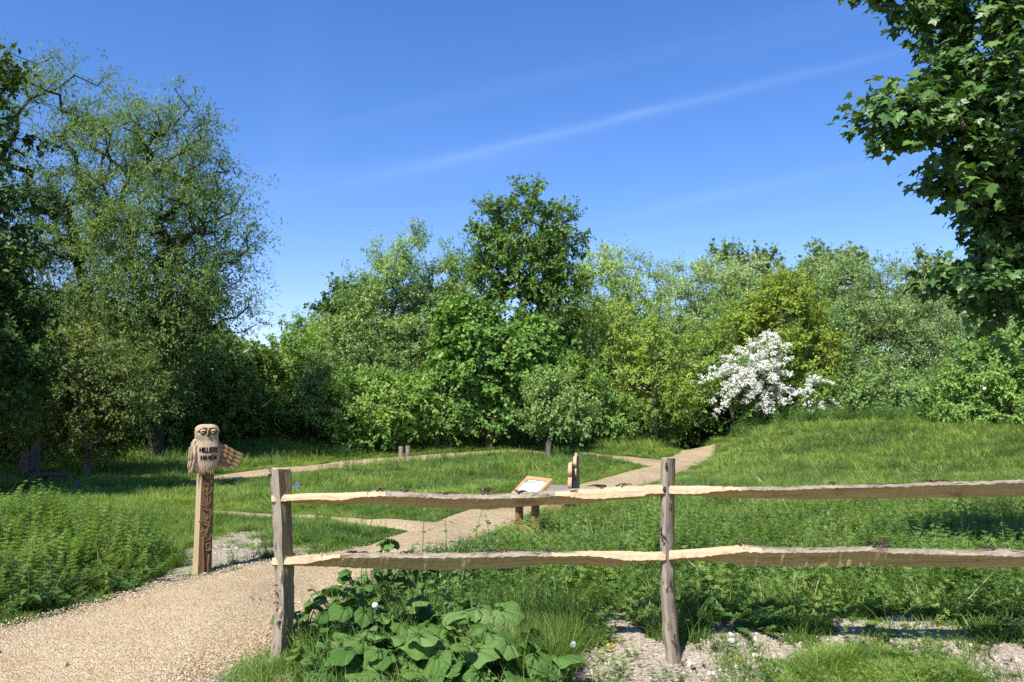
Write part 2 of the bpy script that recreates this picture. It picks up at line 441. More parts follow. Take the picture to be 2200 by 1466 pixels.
def flat(name, c, rough=0.7, spec=0.3):
    t = NT(name); return t.done(t.principled(c, rough, None, spec))
M['bluebell'] = flat('bluebell_petals', (0.150, 0.140, 0.315))
M['yellow'] = flat('dandelion_petals', (0.80, 0.50, 0.02))
M['puff'] = flat('seed_head', (0.62, 0.60, 0.56), 0.9, 0.1)
M['stem'] = flat('green_stem', (0.08, 0.13, 0.03))

def ground_mat():
    t = NT('meadow_soil')
    pos = t.n('ShaderNodeNewGeometry').outputs['Position']
    at_ = t.n('ShaderNodeAttribute', attribute_name='soil').outputs['Fac']
    n1 = t.noise(pos, 7.0, 6); n2 = t.noise(pos, 46.0, 5); n3 = t.noise(pos, 1.1, 4)
    soil = t.ramp(n2, [(0.28, (0.188, 0.148, 0.107)), (0.46, (0.359, 0.304, 0.239)), (0.62, (0.442, 0.388, 0.310)), (0.78, (0.582, 0.536, 0.450))])
    soil = t.mix(t.m2('MULTIPLY', n1, 0.7), soil, (0.223, 0.187, 0.144))
    turf = t.ramp(n2, [(0.3, (0.025, 0.043, 0.009)), (0.6, (0.061, 0.104, 0.020)), (0.8, (0.101, 0.137, 0.032))])
    turf = t.mix(t.ramp(n3, [(0.4, (0, 0, 0)), (0.7, (0.360, 0.360, 0.360))]), turf, (0.054, 0.079, 0.016))
    f = t.m2('ADD', at_, t.m2('MULTIPLY', t.m2('SUBTRACT', n1, 0.5), 0.7))
    f = t.ramp(f, [(0.40, (0, 0, 0)), (0.60, (1, 1, 1))])
    vor = t.n('ShaderNodeTexVoronoi'); t.put(vor.inputs['Vector'], pos); vor.inputs['Scale'].default_value = 38.0
    h = t.m2('ADD', n2, t.m2('MULTIPLY', vor.outputs[0], 0.6))
    return t.done(t.principled(t.mix(f, turf, soil), 0.95, t.bump(h, 0.9, 0.03), 0.1))
M['ground'] = ground_mat()

def gravel_mat():
    t = NT('buff_gravel')
    pos = t.n('ShaderNodeNewGeometry').outputs['Position']
    vor = t.n('ShaderNodeTexVoronoi'); t.put(vor.inputs['Vector'], pos); vor.inputs['Scale'].default_value = 105.0
    sep = t.n('ShaderNodeSeparateColor'); t.put(sep.inputs[0], vor.outputs['Color'])
    col = t.ramp(sep.outputs[0], [(0.0, (0.186, 0.121, 0.062)), (0.25, (0.362, 0.261, 0.137)), (0.55, (0.459, 0.356, 0.201)), (0.8, (0.503, 0.420, 0.267)), (1.0, (0.591, 0.573, 0.487))])
    n = t.noise(pos, 2.2, 4)
    col = t.mix(t.ramp(n, [(0.4, (0, 0, 0)), (0.75, (0.35, 0.35, 0.35))]), col, (0.34, 0.225, 0.10))
    gap = t.ramp(vor.outputs['Distance'], [(0.45, (1, 1, 1)), (0.75, (0.60, 0.55, 0.50))])
    col = t.mix(1.0, col, gap, 'MULTIPLY')
    worn = t.ramp(t.noise(t.mapped(pos, (1.0, 0.35, 1.0)), 0.9, 5), [(0.35, (0.80, 0.78, 0.76)), (0.6, (1.06, 1.06, 1.06))])
    col = t.mix(1.0, col, worn, 'MULTIPLY')
    h = t.m2('SUBTRACT', 1.0, vor.outputs['Distance'])
    return t.done(t.principled(col, 0.85, t.bump(h, 0.8, 0.010), 0.2))
M['gravel'] = gravel_mat()
def stone_mat(name, stops, r='object'):
    t = NT(name)
    rnd = t.n('ShaderNodeObjectInfo').outputs['Random']
    n = t.noise(t.coord('Object'), 40.0, 3)
    col = t.mix(t.m2('MULTIPLY', n, 0.35), t.ramp(rnd, stops), (0.25, 0.18, 0.10))
    return t.done(t.principled(col, 0.75, None, 0.3))
M['pebble'] = stone_mat('gravel_pebble', [(0.0, (0.089, 0.062, 0.041)), (0.18, (0.239, 0.155, 0.083)), (0.45, (0.399, 0.295, 0.166)), (0.75, (0.468, 0.384, 0.250)), (0.92, (0.519, 0.467, 0.380)), (1.0, (0.658, 0.633, 0.594))])
M['chalk'] = stone_mat('chalk_lump', [(0.0, (0.237, 0.191, 0.137)), (0.4, (0.349, 0.306, 0.239)), (0.8, (0.460, 0.421, 0.348)), (1.0, (0.558, 0.531, 0.466))])
M['flint'] = flat('orange_flint', (0.363, 0.205, 0.079), 0.6)
M['white_stone'] = flat('white_chalk', (0.475, 0.462, 0.422), 0.9, 0.1)

# ------------------------------------------------------------------ path outlines (from the photograph's ground line, in metres)
def resample(P, n):
    P = np.array([(p[0], p[1]) for p in P], dtype=float)
    d = np.concatenate([[0], np.cumsum(np.hypot(*np.diff(P, axis=0).T))])
    s = np.linspace(0, d[-1], n)
    return np.stack([np.interp(s, d, P[:, 0]), np.interp(s, d, P[:, 1])], 1)
gp = lambda pts: [(p.x, p.y) for p in (G(*q) for q in pts)]
main_l = [(-6.2, -3.0), (-5.3, 2.5), (-4.6, 4.2)] + gp([(0, 1345), (100, 1325), (270, 1275), (370, 1250), (470, 1235), (590, 1205), (740, 1187), (815, 1163), (885, 1140), (935, 1123), (1000, 1097), (1110, 1070), (1235, 1045), (1320, 1022), (1392, 1003), (1432, 988), (1452, 976)])
main_r = [(-2.2, -3.0), (-1.95, 2.5), (-1.8, 4.0)] + gp([(510, 1440), (590, 1400), (670, 1350), (760, 1295), (850, 1240), (1000, 1172), (1100, 1130), (1130, 1112), (1180, 1092), (1240, 1076), (1330, 1058), (1420, 1035), (1455, 1020), (1505, 998), (1528, 983), (1536, 976)])
e1, e2 = main_l[-1], main_r[-1]
dx, dy = 0.28, 1.0
main_l += [(e1[0] + dx * k, e1[1] + dy * k) for k in (2, 6, 10)]
main_r += [(e2[0] + dx * k, e2[1] + dy * k) for k in (2, 6, 10)]
low_u = gp([(655, 1108), (720, 1113), (800, 1118), (935, 1123), (1000, 1124)])
low_d = gp([(675, 1117), (740, 1125), (800, 1133), (880, 1143), (960, 1146)])
low_u = [(low_u[0][0] - 2.0, low_u[0][1] + 0.75), (low_u[0][0] - 1.0, low_u[0][1] + 0.3)] + low_u
low_d = [(low_d[0][0] - 2.1, low_d[0][1] + 0.60), (low_d[0][0] - 1.0, low_d[0][1] + 0.2)] + low_d
up_u = gp([(410, 1030), (485, 1019), (620, 1003), (740, 990), (840, 982), (980, 973.5), (1100, 967)])
up_d = gp([(410, 1040), (485, 1034), (620, 1021), (740, 1007), (840, 997), (980, 986), (1100, 979)])
up_u += gp([(1210, 969), (1275, 972), (1350, 980), (1425, 989), (1460, 991)])
up_d += gp([(1210, 979), (1262, 984), (1330, 992), (1390, 1003), (1440, 1008)])
PATHS = {'gravel_path': (main_l, main_r, 260, 14, 0.020), 'side_path': (low_u, low_d, 60, 8, 0.014), 'upper_path': (up_u, up_d, 140, 8, 0.014)}
path_polys = [a + b[::-1] for a, b, *_ in PATHS.values()]
def on_path(x, y):
    r = np.zeros(np.asarray(x).shape, dtype=bool)
    for p in path_polys: r |= inside(p, x, y)
    return r
def path_dist(x, y):
    """distance to the nearest path edge (rough)"""
    E = np.concatenate([resample(q, 160) for a, b, *_ in PATHS.values() for q in (a, b)])
    out = np.full(np.asarray(x).shape, 9.0)
    for k in range(0, len(E), 40):
        e = E[k:k + 40]
        out = np.minimum(out, np.min(np.hypot(np.asarray(x)[..., None] - e[:, 0], np.asarray(y)[..., None] - e[:, 1]), -1))
    return out

Z_BARE = px_poly([(1165, 1475), (1185, 1400), (1210, 1355), (1420, 1345), (1700, 1352), (2000, 1342), (2300, 1325), (2400, 1400), (2400, 1800), (1165, 1800)])
Z_LAWN = px_poly([(1640, 1520), (1720, 1440), (1810, 1412), (1960, 1415), (2070, 1445), (2130, 1520)])
Z_OWL = px_poly([(320, 1195), (430, 1150), (600, 1140), (640, 1180), (590, 1215), (440, 1250), (360, 1265), (250, 1290)])
Z_POSTFOOT = px_poly([(300, 1560), (380, 1500), (500, 1432), (520, 1420), (620, 1385), (660, 1400), (640, 1480), (640, 1900), (100, 1900)])
Z_CLEAVER = px_poly([(1010, 1345), (900, 1260), (960, 1190), (1130, 1140), (1250, 1115), (1400, 1100), (1600, 1098), (1800, 1090), (2400, 1080), (2450, 1340), (1700, 1352), (1440, 1345), (1230, 1355)])
Z_LEFT = px_poly([(-300, 1360), (-100, 1340), (100, 1305), (290, 1270), (345, 1235), (310, 1190), (270, 1150), (180, 1130), (-300, 1110)])
Z_BIG = px_poly([(640, 1400), (720, 1325), (860, 1240), (990, 1215), (1060, 1330), (1180, 1380), (1190, 1480), (1190, 1800), (640, 1800), (640, 1480)])
Z_MOUNDBARE = px_poly([(1635, 1026), (1740, 1018), (1840, 1026), (1800, 1044), (1660, 1046)])
Z_FARBARE = px_poly([(1445, 1035), (1500, 1010), (1540, 1030), (1620, 1045), (1640, 1060), (1480, 1062)])

def inz(poly, x, y, a=0.45):
    return inside(poly, x + (vnoise(x, y, 2.6, 95) - 0.5) * a * 2, y + (vnoise(x, y, 2.6, 96) - 0.5) * a * 2)

def soil_amount(x, y):
    n = vnoise(x, y, 3.2, 7) * 0.6 + vnoise(x, y, 9, 8) * 0.4
    s = np.where(inz(Z_BARE, x, y), 0.95, 0.0)
    s = np.where(inz(Z_LAWN, x, y), 0.35, s)
    s = np.maximum(s, np.where(inz(Z_OWL, x, y), 0.42 + n * 0.85, 0))
    s = np.maximum(s, np.where(inz(Z_POSTFOOT, x, y), 0.75, 0))
    s = np.maximum(s, np.where(inz(Z_FARBARE, x, y), n * 1.0, 0))
    s = np.maximum(s, np.where(inz(Z_MOUNDBARE, x, y), n * 1.25, 0))
    bank = np.exp(-((y - 27) / 7.0) ** 2) * sstep(6, 10, x)
    s = np.maximum(s, bank * np.where(vnoise(x, y, 0.9, 111) * 0.6 + vnoise(x, y, 3.0, 112) * 0.4 > 0.66, 0.8, 0))
    return s

# ------------------------------------------------------------------ ground and paths
def build_ground():
    ys = np.concatenate([np.linspace(-40, 1.5, 14), np.geomspace(2.2, 46, 330), np.geomspace(49, 900, 26)])
    u = np.linspace(-1, 1, 261)
    u = np.sign(u) * np.abs(u) ** 1.15
    Y = np.repeat(ys, len(u)); U = np.tile(u, len(ys))
    X = U * (14 + 1.15 * np.maximum(Y, 0))
    Z = ground_z(X, Y)
    soil = soil_amount(X, Y)
    near = (Y < 12) & (Y > 2)
    Z[near] += (vnoise(X[near], Y[near], 11, 21) - 0.5) * 0.035 * np.clip(soil[near], 0, 1)
    nx = len(u)
    i = np.arange((len(ys) - 1) * nx).reshape(len(ys) - 1, nx)[:, :-1].ravel()
    me = np_mesh('ground', np.stack([X, Y, Z], 1), np.stack([i, i + 1, i + nx + 1, i + nx], 1), M['ground'], smooth=True)
    a = me.attributes.new('soil', 'FLOAT', 'POINT'); a.data.foreach_set('value', soil.astype(np.float32))
    tag(link('ground', me), 'rough grassy ground with bare chalky patches and grass banks', kind='structure')
build_ground()

def build_path(name, A, B, n, k, lift):
    A, B = resample(A, n), resample(B, n)
    rs = np.random.RandomState(len(name))
    T = np.linspace(0, 1, k + 1)
    P = A[:, None, :] * (1 - T)[None, :, None] + B[:, None, :] * T[None, :, None]
    w = (B - A); w /= np.maximum(np.hypot(w[:, 0], w[:, 1])[:, None], 1e-6)
    ja = (vnoise(A[:, 0], A[:, 1], 4, 31) - 0.5) * 0.12; jb = (vnoise(B[:, 0], B[:, 1], 4, 32) - 0.5) * 0.12
    P[:, 0] += w * ja[:, None]; P[:, -1] += w * jb[:, None]
    X, Y = P[..., 0].ravel(), P[..., 1].ravel()
    crown = np.tile(np.sin(np.pi * T) * 0.02, n)
    edge = np.tile(np.where((T == 0) | (T == 1), -0.035, 0.0), n)
    Z = ground_z(X, Y) + lift + crown + edge
    i = np.arange((n - 1) * (k + 1)).reshape(n - 1, k + 1)[:, :-1].ravel()
    me = np_mesh(name, np.stack([X, Y, Z], 1), np.stack([i, i + 1, i + k + 2, i + k + 1], 1), M['gravel'], smooth=True)
    return tag(link(name, me), kind='structure')
for nm, a in PATHS.items(): build_path(nm, *a)

# ------------------------------------------------------------------ trees
RHOMB = (np.array([(0, 0, 0), (-0.5, 0.45, 0.06), (0, 1, -0.05), (0.5, 0.45, 0.06)], float), np.array([(0, 1, 2), (0, 2, 3)]))

def unit(v): return v / np.maximum(np.linalg.norm(v, axis=-1, keepdims=True), 1e-9)

def leaf_cloud(name, P, D, Nn, size, aspect, m, template=RHOMB, mats=None):
    """many separate leaves: P origin, D direction of the midrib, Nn normal"""
    tv, tf = template
    D = unit(D); S = unit(np.cross(D, Nn)); N2 = np.cross(S, D)
    size = np.broadcast_to(np.asarray(size, float), (len(P),))
    V = P[:, None, :] + size[:, None, None] * (tv[None, :, 0:1] * aspect * S[:, None, :] + tv[None, :, 1:2] * D[:, None, :] + tv[None, :, 2:3] * N2[:, None, :])
    k = len(tv)
    Fc = (np.arange(len(P)) * k)[:, None, None] + tf[None]
    return np_mesh(name, V.reshape(-1, 3), Fc.reshape(-1, tf.shape[1]), m)

def skeleton(base, top, clumps, rs, step=0.6, bow=0.12, low=0.25, wob=0.06):
    nodes = [np.array(base, float)]; par = [-1]
    H = np.array(top, float) - nodes[0]
    nt = max(4, int(np.linalg.norm(H) / step))
    side = np.array([rs.randn(), rs.randn(), 0]) * 0.05 * np.linalg.norm(H)
    for i in range(1, nt + 1):
        t = i / nt
        nodes.append(nodes[0] + H * t + side * math.sin(math.pi * t) + rs.randn(3) * wob * step * 0.5); par.append(i - 1)
    first = int(nt * low)
    C = np.array(clumps)
    order = np.argsort(np.min(np.linalg.norm(C[:, None] - np.array(nodes)[None, first:], axis=2), axis=1))
    cap = len(nodes) + sum(2 + int(12 / step) for _ in C)
    A = np.zeros((max(cap, 64) + 60000, 3)); A[:len(nodes)] = nodes; n = len(nodes)
    par = par + [0] * (len(A) - len(par))
    tips = np.zeros(len(A), dtype=bool)
    for ci in order:
        c = C[ci]
        d = c - A[first:n]
        dist = np.linalg.norm(d, axis=1)
        cost = dist * (1.0 + 0.55 * np.clip(-d[:, 2] / np.maximum(dist, 1e-6) + 0.25, 0, 1.2))
        p = first + int(np.argmin(cost))
        dv = c - A[p]; L = np.linalg.norm(dv)
        k = max(1, int(L / step + 0.5))
        prev = p
        for j in range(1, k + 1):
            t = j / k
            q = A[p] + dv * t + np.array([0, 0, bow * L * math.sin(math.pi * t)]) + (rs.randn(3) * wob * min(L, step * 2) if j < k else 0)
            A[n] = q; par[n] = prev; prev = n; n += 1
        tips[prev] = True
    return A[:n], np.array(par[:n]), tips[:n]

def skel_mesh(name, A, par, tips, m, r0=0.012, rmax=0.3, sides=5, power=0.5, flare=1.5):
    n = len(A)
    cnt = tips.astype(float)
    for i in range(n - 1, 0, -1): cnt[par[i]] += cnt[i]
    r = np.minimum(r0 * np.maximum(cnt, 1) ** power, rmax)
    i = np.arange(1, n); p = par[1:]
    rp = np.minimum(r[p], r[i] * 1.35); rp = np.where(p == 0, r[p] * flare, rp)
    d = unit(A[i] - A[p])
    ref = np.where(np.abs(d[:, 2:3]) > 0.9, np.array([[1.0, 0, 0]]), np.array([[0, 0, 1.0]]))
    a = unit(np.cross(d, ref)); b = np.cross(d, a)
    th = np.linspace(0, 2 * np.pi, sides, endpoint=False)
    ring = a[:, None] * np.cos(th)[None, :, None] + b[:, None] * np.sin(th)[None, :, None]
    V0 = A[p][:, None] + ring * rp[:, None, None]; V1 = A[i][:, None] + d[:, None] * (r[i] * 0.3)[:, None, None] + ring * r[i][:, None, None]
    V = np.concatenate([V0, V1], 1)
    j = np.arange(sides); f = np.stack([j, (j + 1) % sides, (j + 1) % sides + sides, j + sides], 1)
    Fc = (np.arange(n - 1) * 2 * sides)[:, None, None] + f[None]
    return np_mesh(name, V.reshape(-1, 3), Fc.reshape(-1, 4), m, smooth=True)

def lobe_points(lobes, n, rs, shell=0.5, power=0.5):
    w = np.array([l[3] * l[4] * l[5] for l in lobes]) ** 0.75; w /= w.sum()
    pick = rs.choice(len(lobes), n, p=w)
    C = np.array([l[:3] for l in lobes], float)[pick]; R = np.array([l[3:6] for l in lobes], float)[pick]
    d = unit(rs.randn(n, 3))
    rr = shell + (1 - shell) * rs.rand(n) ** power
    rr = rr * np.where(rs.rand(n) < 0.16, 1.0 + 0.24 * rs.rand(n), 1.0)
    return C + d * R * rr[:, None], C, R

def px_lobes(L, Y, deep=0.85):
    out = []
    for l in L:
        px, py, rx, ry = l[:4]; y = Y + (l[4] if len(l) > 4 else 0)
        c = at(px, py, y)
        s = c.y / F
        out.append((c.x, c.y, c.z, rx * s, (rx + ry) / 2 * s * deep, ry * s))
    return out

TREES = {}
def make_tree(name, label, lobes, Y, base_px, leafmat, n_clumps=200, n_leaves=20000, twig=0.7, leaf=0.10, aspect=0.55, droop=0.0, up=0.25,
              seed=1, trunk_mat='trunk', r0=0.012, rmax=0.22, cat='tree', group=None, shell=0.45, deep=0.85, bow=0.1, low=0.2, step=0.6, twigs=7, top=0.7, spread=1.0, base_Y=None, top_px=None):
    rs = np.random.RandomState(seed)
    leaf, n_leaves = leaf * 1.36, int(n_leaves * 1.12)
    L = px_lobes(lobes, Y, deep)
    c, lc, lr = lobe_points(L, n_clumps, rs, shell)
    by = base_Y or Y
    bx = (base_px - CX) / F * by / (math.cos(PITCH) - 0.1 * math.sin(PITCH)) if False else at(base_px, 940, by).x
    base = np.array([bx, by, gz(bx, by) - 0.15])
    keep = c[:, 2] > ground_z(c[:, 0], c[:, 1]) + 0.15
    c, lc, lr = c[keep], lc[keep], lr[keep]
    zmax = c[:, 2].max()
    cm = c.mean(0)
    tp = np.array([base[0] + (cm[0] - base[0]) * 0.8, base[1] + (cm[1] - base[1]) * 0.6, base[2] + (zmax - base[2]) * top])
    A, par, tips = skeleton(base, tp, c, rs, step, bow, low)
    root = empty(name, base, label, cat, group)
    off = base[None]
    tr = link('trunk', skel_mesh('trunk', A - off, par, tips, M[trunk_mat], r0, rmax), root)
    # twigs radiate from each clump, leaves sit along them
    nT = len(c) * twigs
    ci = np.repeat(np.arange(len(c)), twigs)
    outv = unit((c - lc) / lr)
    td = unit(outv[ci] * 0.55 + rs.randn(nT, 3) * 0.62 + np.array([0, 0, up - droop]))
    tl = twig * (0.45 + 0.75 * rs.rand(nT))
    per = max(1, n_leaves // nT)
    ti = np.repeat(np.arange(nT), per)
    t = rs.rand(len(ti)) ** 0.8
    P = c[ci[ti]] + td[ti] * (tl[ti] * t)[:, None] * spread + np.array([0, 0, -1.0]) * (droop * tl[ti] * t * t)[:, None] + rs.randn(len(ti), 3) * twig * 0.07
    D = unit(td[ti] * 0.6 + rs.randn(len(ti), 3) * 0.55 + np.array([0, 0, -0.25 - droop]))
    Nn = unit(np.array([0, 0, 0.70]) + outv[ci[ti]] * 0.60 + rs.randn(len(ti), 3) * 0.38)
    sz = leaf * (0.5 + 1.0 * rs.rand(len(ti)) ** 1.3)
    cr = link('crown', leaf_cloud('crown', P - off, D, Nn, sz, aspect, M[leafmat]), root)
    TREES.setdefault(name, []).append(root)
    return root, c, A, par

# --- left: two willows, the near dark tree, sallow bushes
make_tree('willow_tree', 'tall airy willow, highest tree at the far left edge of the wood', [(110, 330, 190, 235), (60, 560, 190, 230), (215, 450, 140, 230), (130, 720, 190, 180), (200, 820, 110, 110)], 26, 190, 'willow',
          520, 74000, 1.0, 0.092, 0.28, 0.18, 0.4, 3, 'trunk_ivy', 0.013, 0.20, group='willows', shell=0.3, twigs=8, top=0.62, bow=0.05, low=0.15)
make_tree('willow_tree', 'round-crowned willow whose thin branches reach out over the open sky', [(335, 400, 140, 210), (400, 510, 140, 215), (470, 560, 85, 130), (330, 640, 150, 180), (470, 670, 85, 55), (510, 700, 70, 45), (380, 300, 80, 90), (335, 800, 70, 120), (330, 690, 60, 150)], 25, 335, 'willow',
          560, 66000, 1.0, 0.092, 0.28, 0.16, 0.35, 4, 'trunk_ivy', 0.013, 0.22, group='willows', shell=0.3, twigs=7, top=0.55, bow=0.05, low=0.15)
make_tree('broadleaf_tree', 'dark glossy-leaved tree cut off by the left edge of the photo', [(-60, 260, 90, 190), (-90, 520, 130, 170), (-20, 560, 80, 110), (-10, 640, 90, 110), (-60, 760, 160, 160), (20, 790, 75, 95), (-260, 420, 170, 300), (-240, 700, 180, 260), (-350, 540, 200, 210, -2.0), (-330, 700, 200, 150, -2.0), (-430, 470, 220, 260, 0.5), (-440, 330, 200, 200, 0.0)], 13.5, -120, 'dark_leaf',  # the lobes farthest left, out of view, were added to cast shade
          680, 80000, 0.55, 0.085, 0.6, 0.1, 0.2, 5, r0=0.008, rmax=0.2, shell=0.3, twigs=8, low=0.15)
make_tree('sallow_bush', 'olive sallow bush with bare pale twigs behind the dark post', [(190, 820, 110, 95), (130, 800, 80, 85), (265, 850, 62, 75), (110, 890, 80, 70), (200, 915, 120, 50), (60, 840, 60, 80)], 19.5, 190, 'sallow_dull',
          190, 26000, 0.6, 0.075, 0.42, 0.05, 0.3, 6, 'trunk_pale', 0.010, 0.08, cat='bush', shell=0.35, low=0.05, top=0.5, bow=0.12)
for k, (lb, lo, Y, bx, mt) in enumerate([
        ('shaded dark bush right behind the carved owl', [(420, 850, 95, 90), (380, 800, 80, 70), (450, 900, 90, 50)], 30, 415, 'dark_leaf'),
        ('shaded dark thicket between the willow and the open sky gap', [(540, 840, 95, 85), (500, 800, 70, 60), (570, 890, 95, 55)], 32, 545, 'dark_leaf'),
        ('dark undergrowth bush beneath the two willows', [(310, 860, 100, 90), (250, 800, 100, 100), (300, 920, 110, 45)], 28.5, 300, 'dark_leaf'),
        ('black-green bush behind the dark post at the left edge', [(30, 880, 110, 100), (-80, 860, 120, 130), (110, 910, 100, 60)], 22, 30, 'dark_leaf')]):
    make_tree('dark_bush', lb, lo, Y, bx, 'alder', 130, 15000, 0.7, 0.115, 0.6, 0.1, 0.2, 20 + k, cat='bush', group='shaded bushes under the willows', low=0.05, top=0.6, rmax=0.1)
# --- centre
make_tree('elder_bush', 'bright green bush closing the sky gap at its foot', [(640, 790, 60, 90), (690, 830, 70, 80), (620, 870, 60, 55), (660, 735, 32, 50)], 33, 655, 'elder', 120, 15000, 0.65, 0.10, 0.5, 0.05, 0.35, 31, cat='bush', low=0.1, rmax=0.12)
make_tree('elder_bush', 'low leafy bush spilling onto the slope below the grey-green sallow', [(780, 870, 90, 75), (850, 880, 90, 70), (730, 880, 55, 60), (820, 920, 110, 35)], 29.5, 800, 'elder', 190, 21000, 0.55, 0.095, 0.5, 0.05, 0.3, 32, cat='bush', low=0.05, rmax=0.08)
make_tree('sycamore_tree', 'small dark dome of a tree showing over the left shoulder of the sallow', [(730, 680, 45, 62), (760, 660, 40, 40), (720, 740, 60, 60)], 37, 735, 'dark_leaf', 90, 9000, 0.6, 0.13, 0.8, 0.0, 0.2, 33)
make_tree('sallow_tree', 'broad grey-green sallow left of the tallest central tree', [(890, 620, 105, 125), (820, 680, 100, 120), (760, 740, 85, 95), (930, 740, 90, 130), (870, 820, 110, 80), (960, 640, 60, 80), (730, 800, 65, 75), (840, 610, 60, 60), (700, 800, 40, 60)], 33, 870, 'sallow',
          520, 68000, 0.75, 0.082, 0.5, 0.05, 0.4, 34, 'trunk_pale', 0.008, 0.2, shell=0.4, low=0.1)
make_tree('alder_tree', 'tallest central tree, dark green with a rounded crown', [(1130, 480, 95, 95), (1060, 500, 55, 60), (1195, 510, 52, 70), (1125, 570, 105, 80), (1140, 680, 125, 110), (1200, 640, 65, 100), (1150, 800, 110, 110), (1220, 800, 60, 90)], 35, 1135, 'alder',
          520, 52000, 0.7, 0.115, 0.6, 0.05, 0.3, 35, rmax=0.24, low=0.3, top=0.86, shell=0.3)
make_tree('sycamore_tree', 'bright broad-leaved sycamore below the tallest central tree', [(1040, 760, 100, 95), (1120, 790, 75, 90), (980, 830, 75, 70), (1060, 860, 100, 55), (1000, 700, 60, 55), (1160, 740, 40, 60)], 30.5, 1050, 'sycamore',
          260, 30000, 0.6, 0.105, 0.9, 0.15, 0.15, 36, low=0.15, rmax=0.16)
make_tree('hawthorn_tree', 'small spreading tree with forked trunk beside the upper gravel path', [(1185, 845, 48, 40), (1225, 875, 50, 38), (1145, 880, 32, 36), (1255, 905, 26, 18), (1190, 895, 55, 28), (1160, 835, 26, 22)], 25, 1178, 'sallow',
          130, 13000, 0.42, 0.07, 0.5, 0.05, 0.3, 37, 'trunk_pale', 0.010, 0.09, low=0.35, top=0.55)
# --- right
make_tree('birch_tree', 'pale feathery birch right behind the tallest central tree', [(1335, 590, 75, 75), (1290, 620, 55, 90), (1385, 640, 50, 75), (1320, 700, 90, 80)], 43, 1330, 'birch',
          190, 21000, 1.1, 0.105, 0.45, 0.35, 0.35, 41, 'trunk_pale', 0.011, 0.2, shell=0.35)
make_tree('field_maple_tree', 'yellow-green field maple standing behind the white hawthorn', [(1680, 690, 90, 95), (1640, 760, 80, 90), (1730, 760, 65, 95), (1690, 640, 55, 50), (1600, 720, 50, 60)], 38, 1680, 'field_maple',
          240, 30000, 0.75, 0.085, 0.75, 0.0, 0.35, 42, rmax=0.2, shell=0.3)
make_tree('sallow_tree', 'yellowish thin-stemmed tree between the alder and the white hawthorn', [(1420, 760, 75, 95), (1370, 720, 60, 70), (1470, 800, 60, 80), (1400, 850, 90, 60), (1330, 820, 60, 90), (1320, 700, 40, 50)], 36, 1410, 'yellow_green',
          260, 30000, 0.7, 0.085, 0.5, 0.05, 0.3, 43, 'trunk', 0.012, 0.14, low=0.35)
make_tree('silver_willow_tree', 'silvery grey-green willow behind the yellow-green trees', [(1500, 640, 90, 75), (1570, 650, 80, 90), (1450, 690, 70, 70), (1540, 730, 90, 90), (1480, 600, 35, 40)], 45, 1520, 'silver',
          280, 34000, 0.95, 0.105, 0.4, 0.05, 0.4, 44, rmax=0.25)
make_tree('silver_willow_tree', 'broad grey-green willow along the right end of the wood', [(1850, 660, 110, 100), (1940, 660, 100, 95), (1800, 620, 80, 70), (1900, 760, 140, 90), (2010, 720, 90, 90), (1800, 760, 80, 90), (1850, 850, 120, 50)], 42, 1880, 'grey_willow',
          380, 50000, 0.95, 0.10, 0.4, 0.05, 0.4, 45, rmax=0.25)
for k, (lb, lo, bx) in enumerate([
        ('dark poplar top above the silvery willow', [(1575, 585, 70, 48), (1650, 590, 55, 40), (1600, 660, 90, 60)], 1600),
        ('dark poplar top above the right-hand willow', [(1790, 575, 75, 42), (1740, 600, 50, 40), (1800, 650, 100, 60)], 1790),
        ('dark poplar top nearest the overhanging maple', [(1990, 600, 65, 50), (2040, 620, 60, 50), (1970, 680, 90, 60)], 2000)]):
    make_tree('poplar_tree', lb, lo, 58, bx, 'poplar', 120, 11000, 1.1, 0.19, 0.8, 0.0, 0.7, 50 + k, group='poplars behind the wood', shell=0.3, rmax=0.22)
make_tree('green_bush', 'mid green bush at the end of the right bank under the maple', [(2130, 830, 100, 110), (2060, 860, 70, 75), (2200, 800, 90, 120), (2160, 900, 90, 55)], 31, 2130, 'elder', 230, 25000, 0.6, 0.095, 0.55, 0.1, 0.3, 61, cat='bush', low=0.05, rmax=0.12)
make_tree('green_bush', 'leafy bush between the white hawthorn and the right bank', [(1920, 850, 80, 65), (1850, 870, 70, 50), (1990, 870, 70, 55)], 37, 1910, 'sallow', 150, 16000, 0.6, 0.10, 0.5, 0.1, 0.3, 62, cat='bush', low=0.05, rmax=0.12, trunk_mat='trunk_pale')
make_tree('dark_thicket', 'dark thicket filling the gap where the gravel path disappears', [(1500, 900, 70, 60), (1450, 900, 60, 60), (1560, 910, 60, 60), (1500, 850, 90, 50), (1500, 960, 80, 50)], 43, 1500, 'dark_leaf', 170, 18000, 0.7, 0.12, 0.55, 0.1, 0.2, 63, cat='bush', low=0.05, rmax=0.14)
make_tree('dark_thicket', 'shaded thicket under the yellowish tree left of the path gap', [(1340, 890, 70, 45), (1400, 900, 60, 50), (1280, 880, 50, 50)], 38.5, 1350, 'hawthorn_leaf', 110, 12000, 0.6, 0.11, 0.55, 0.1, 0.2, 64, cat='bush', low=0.05, rmax=0.1)
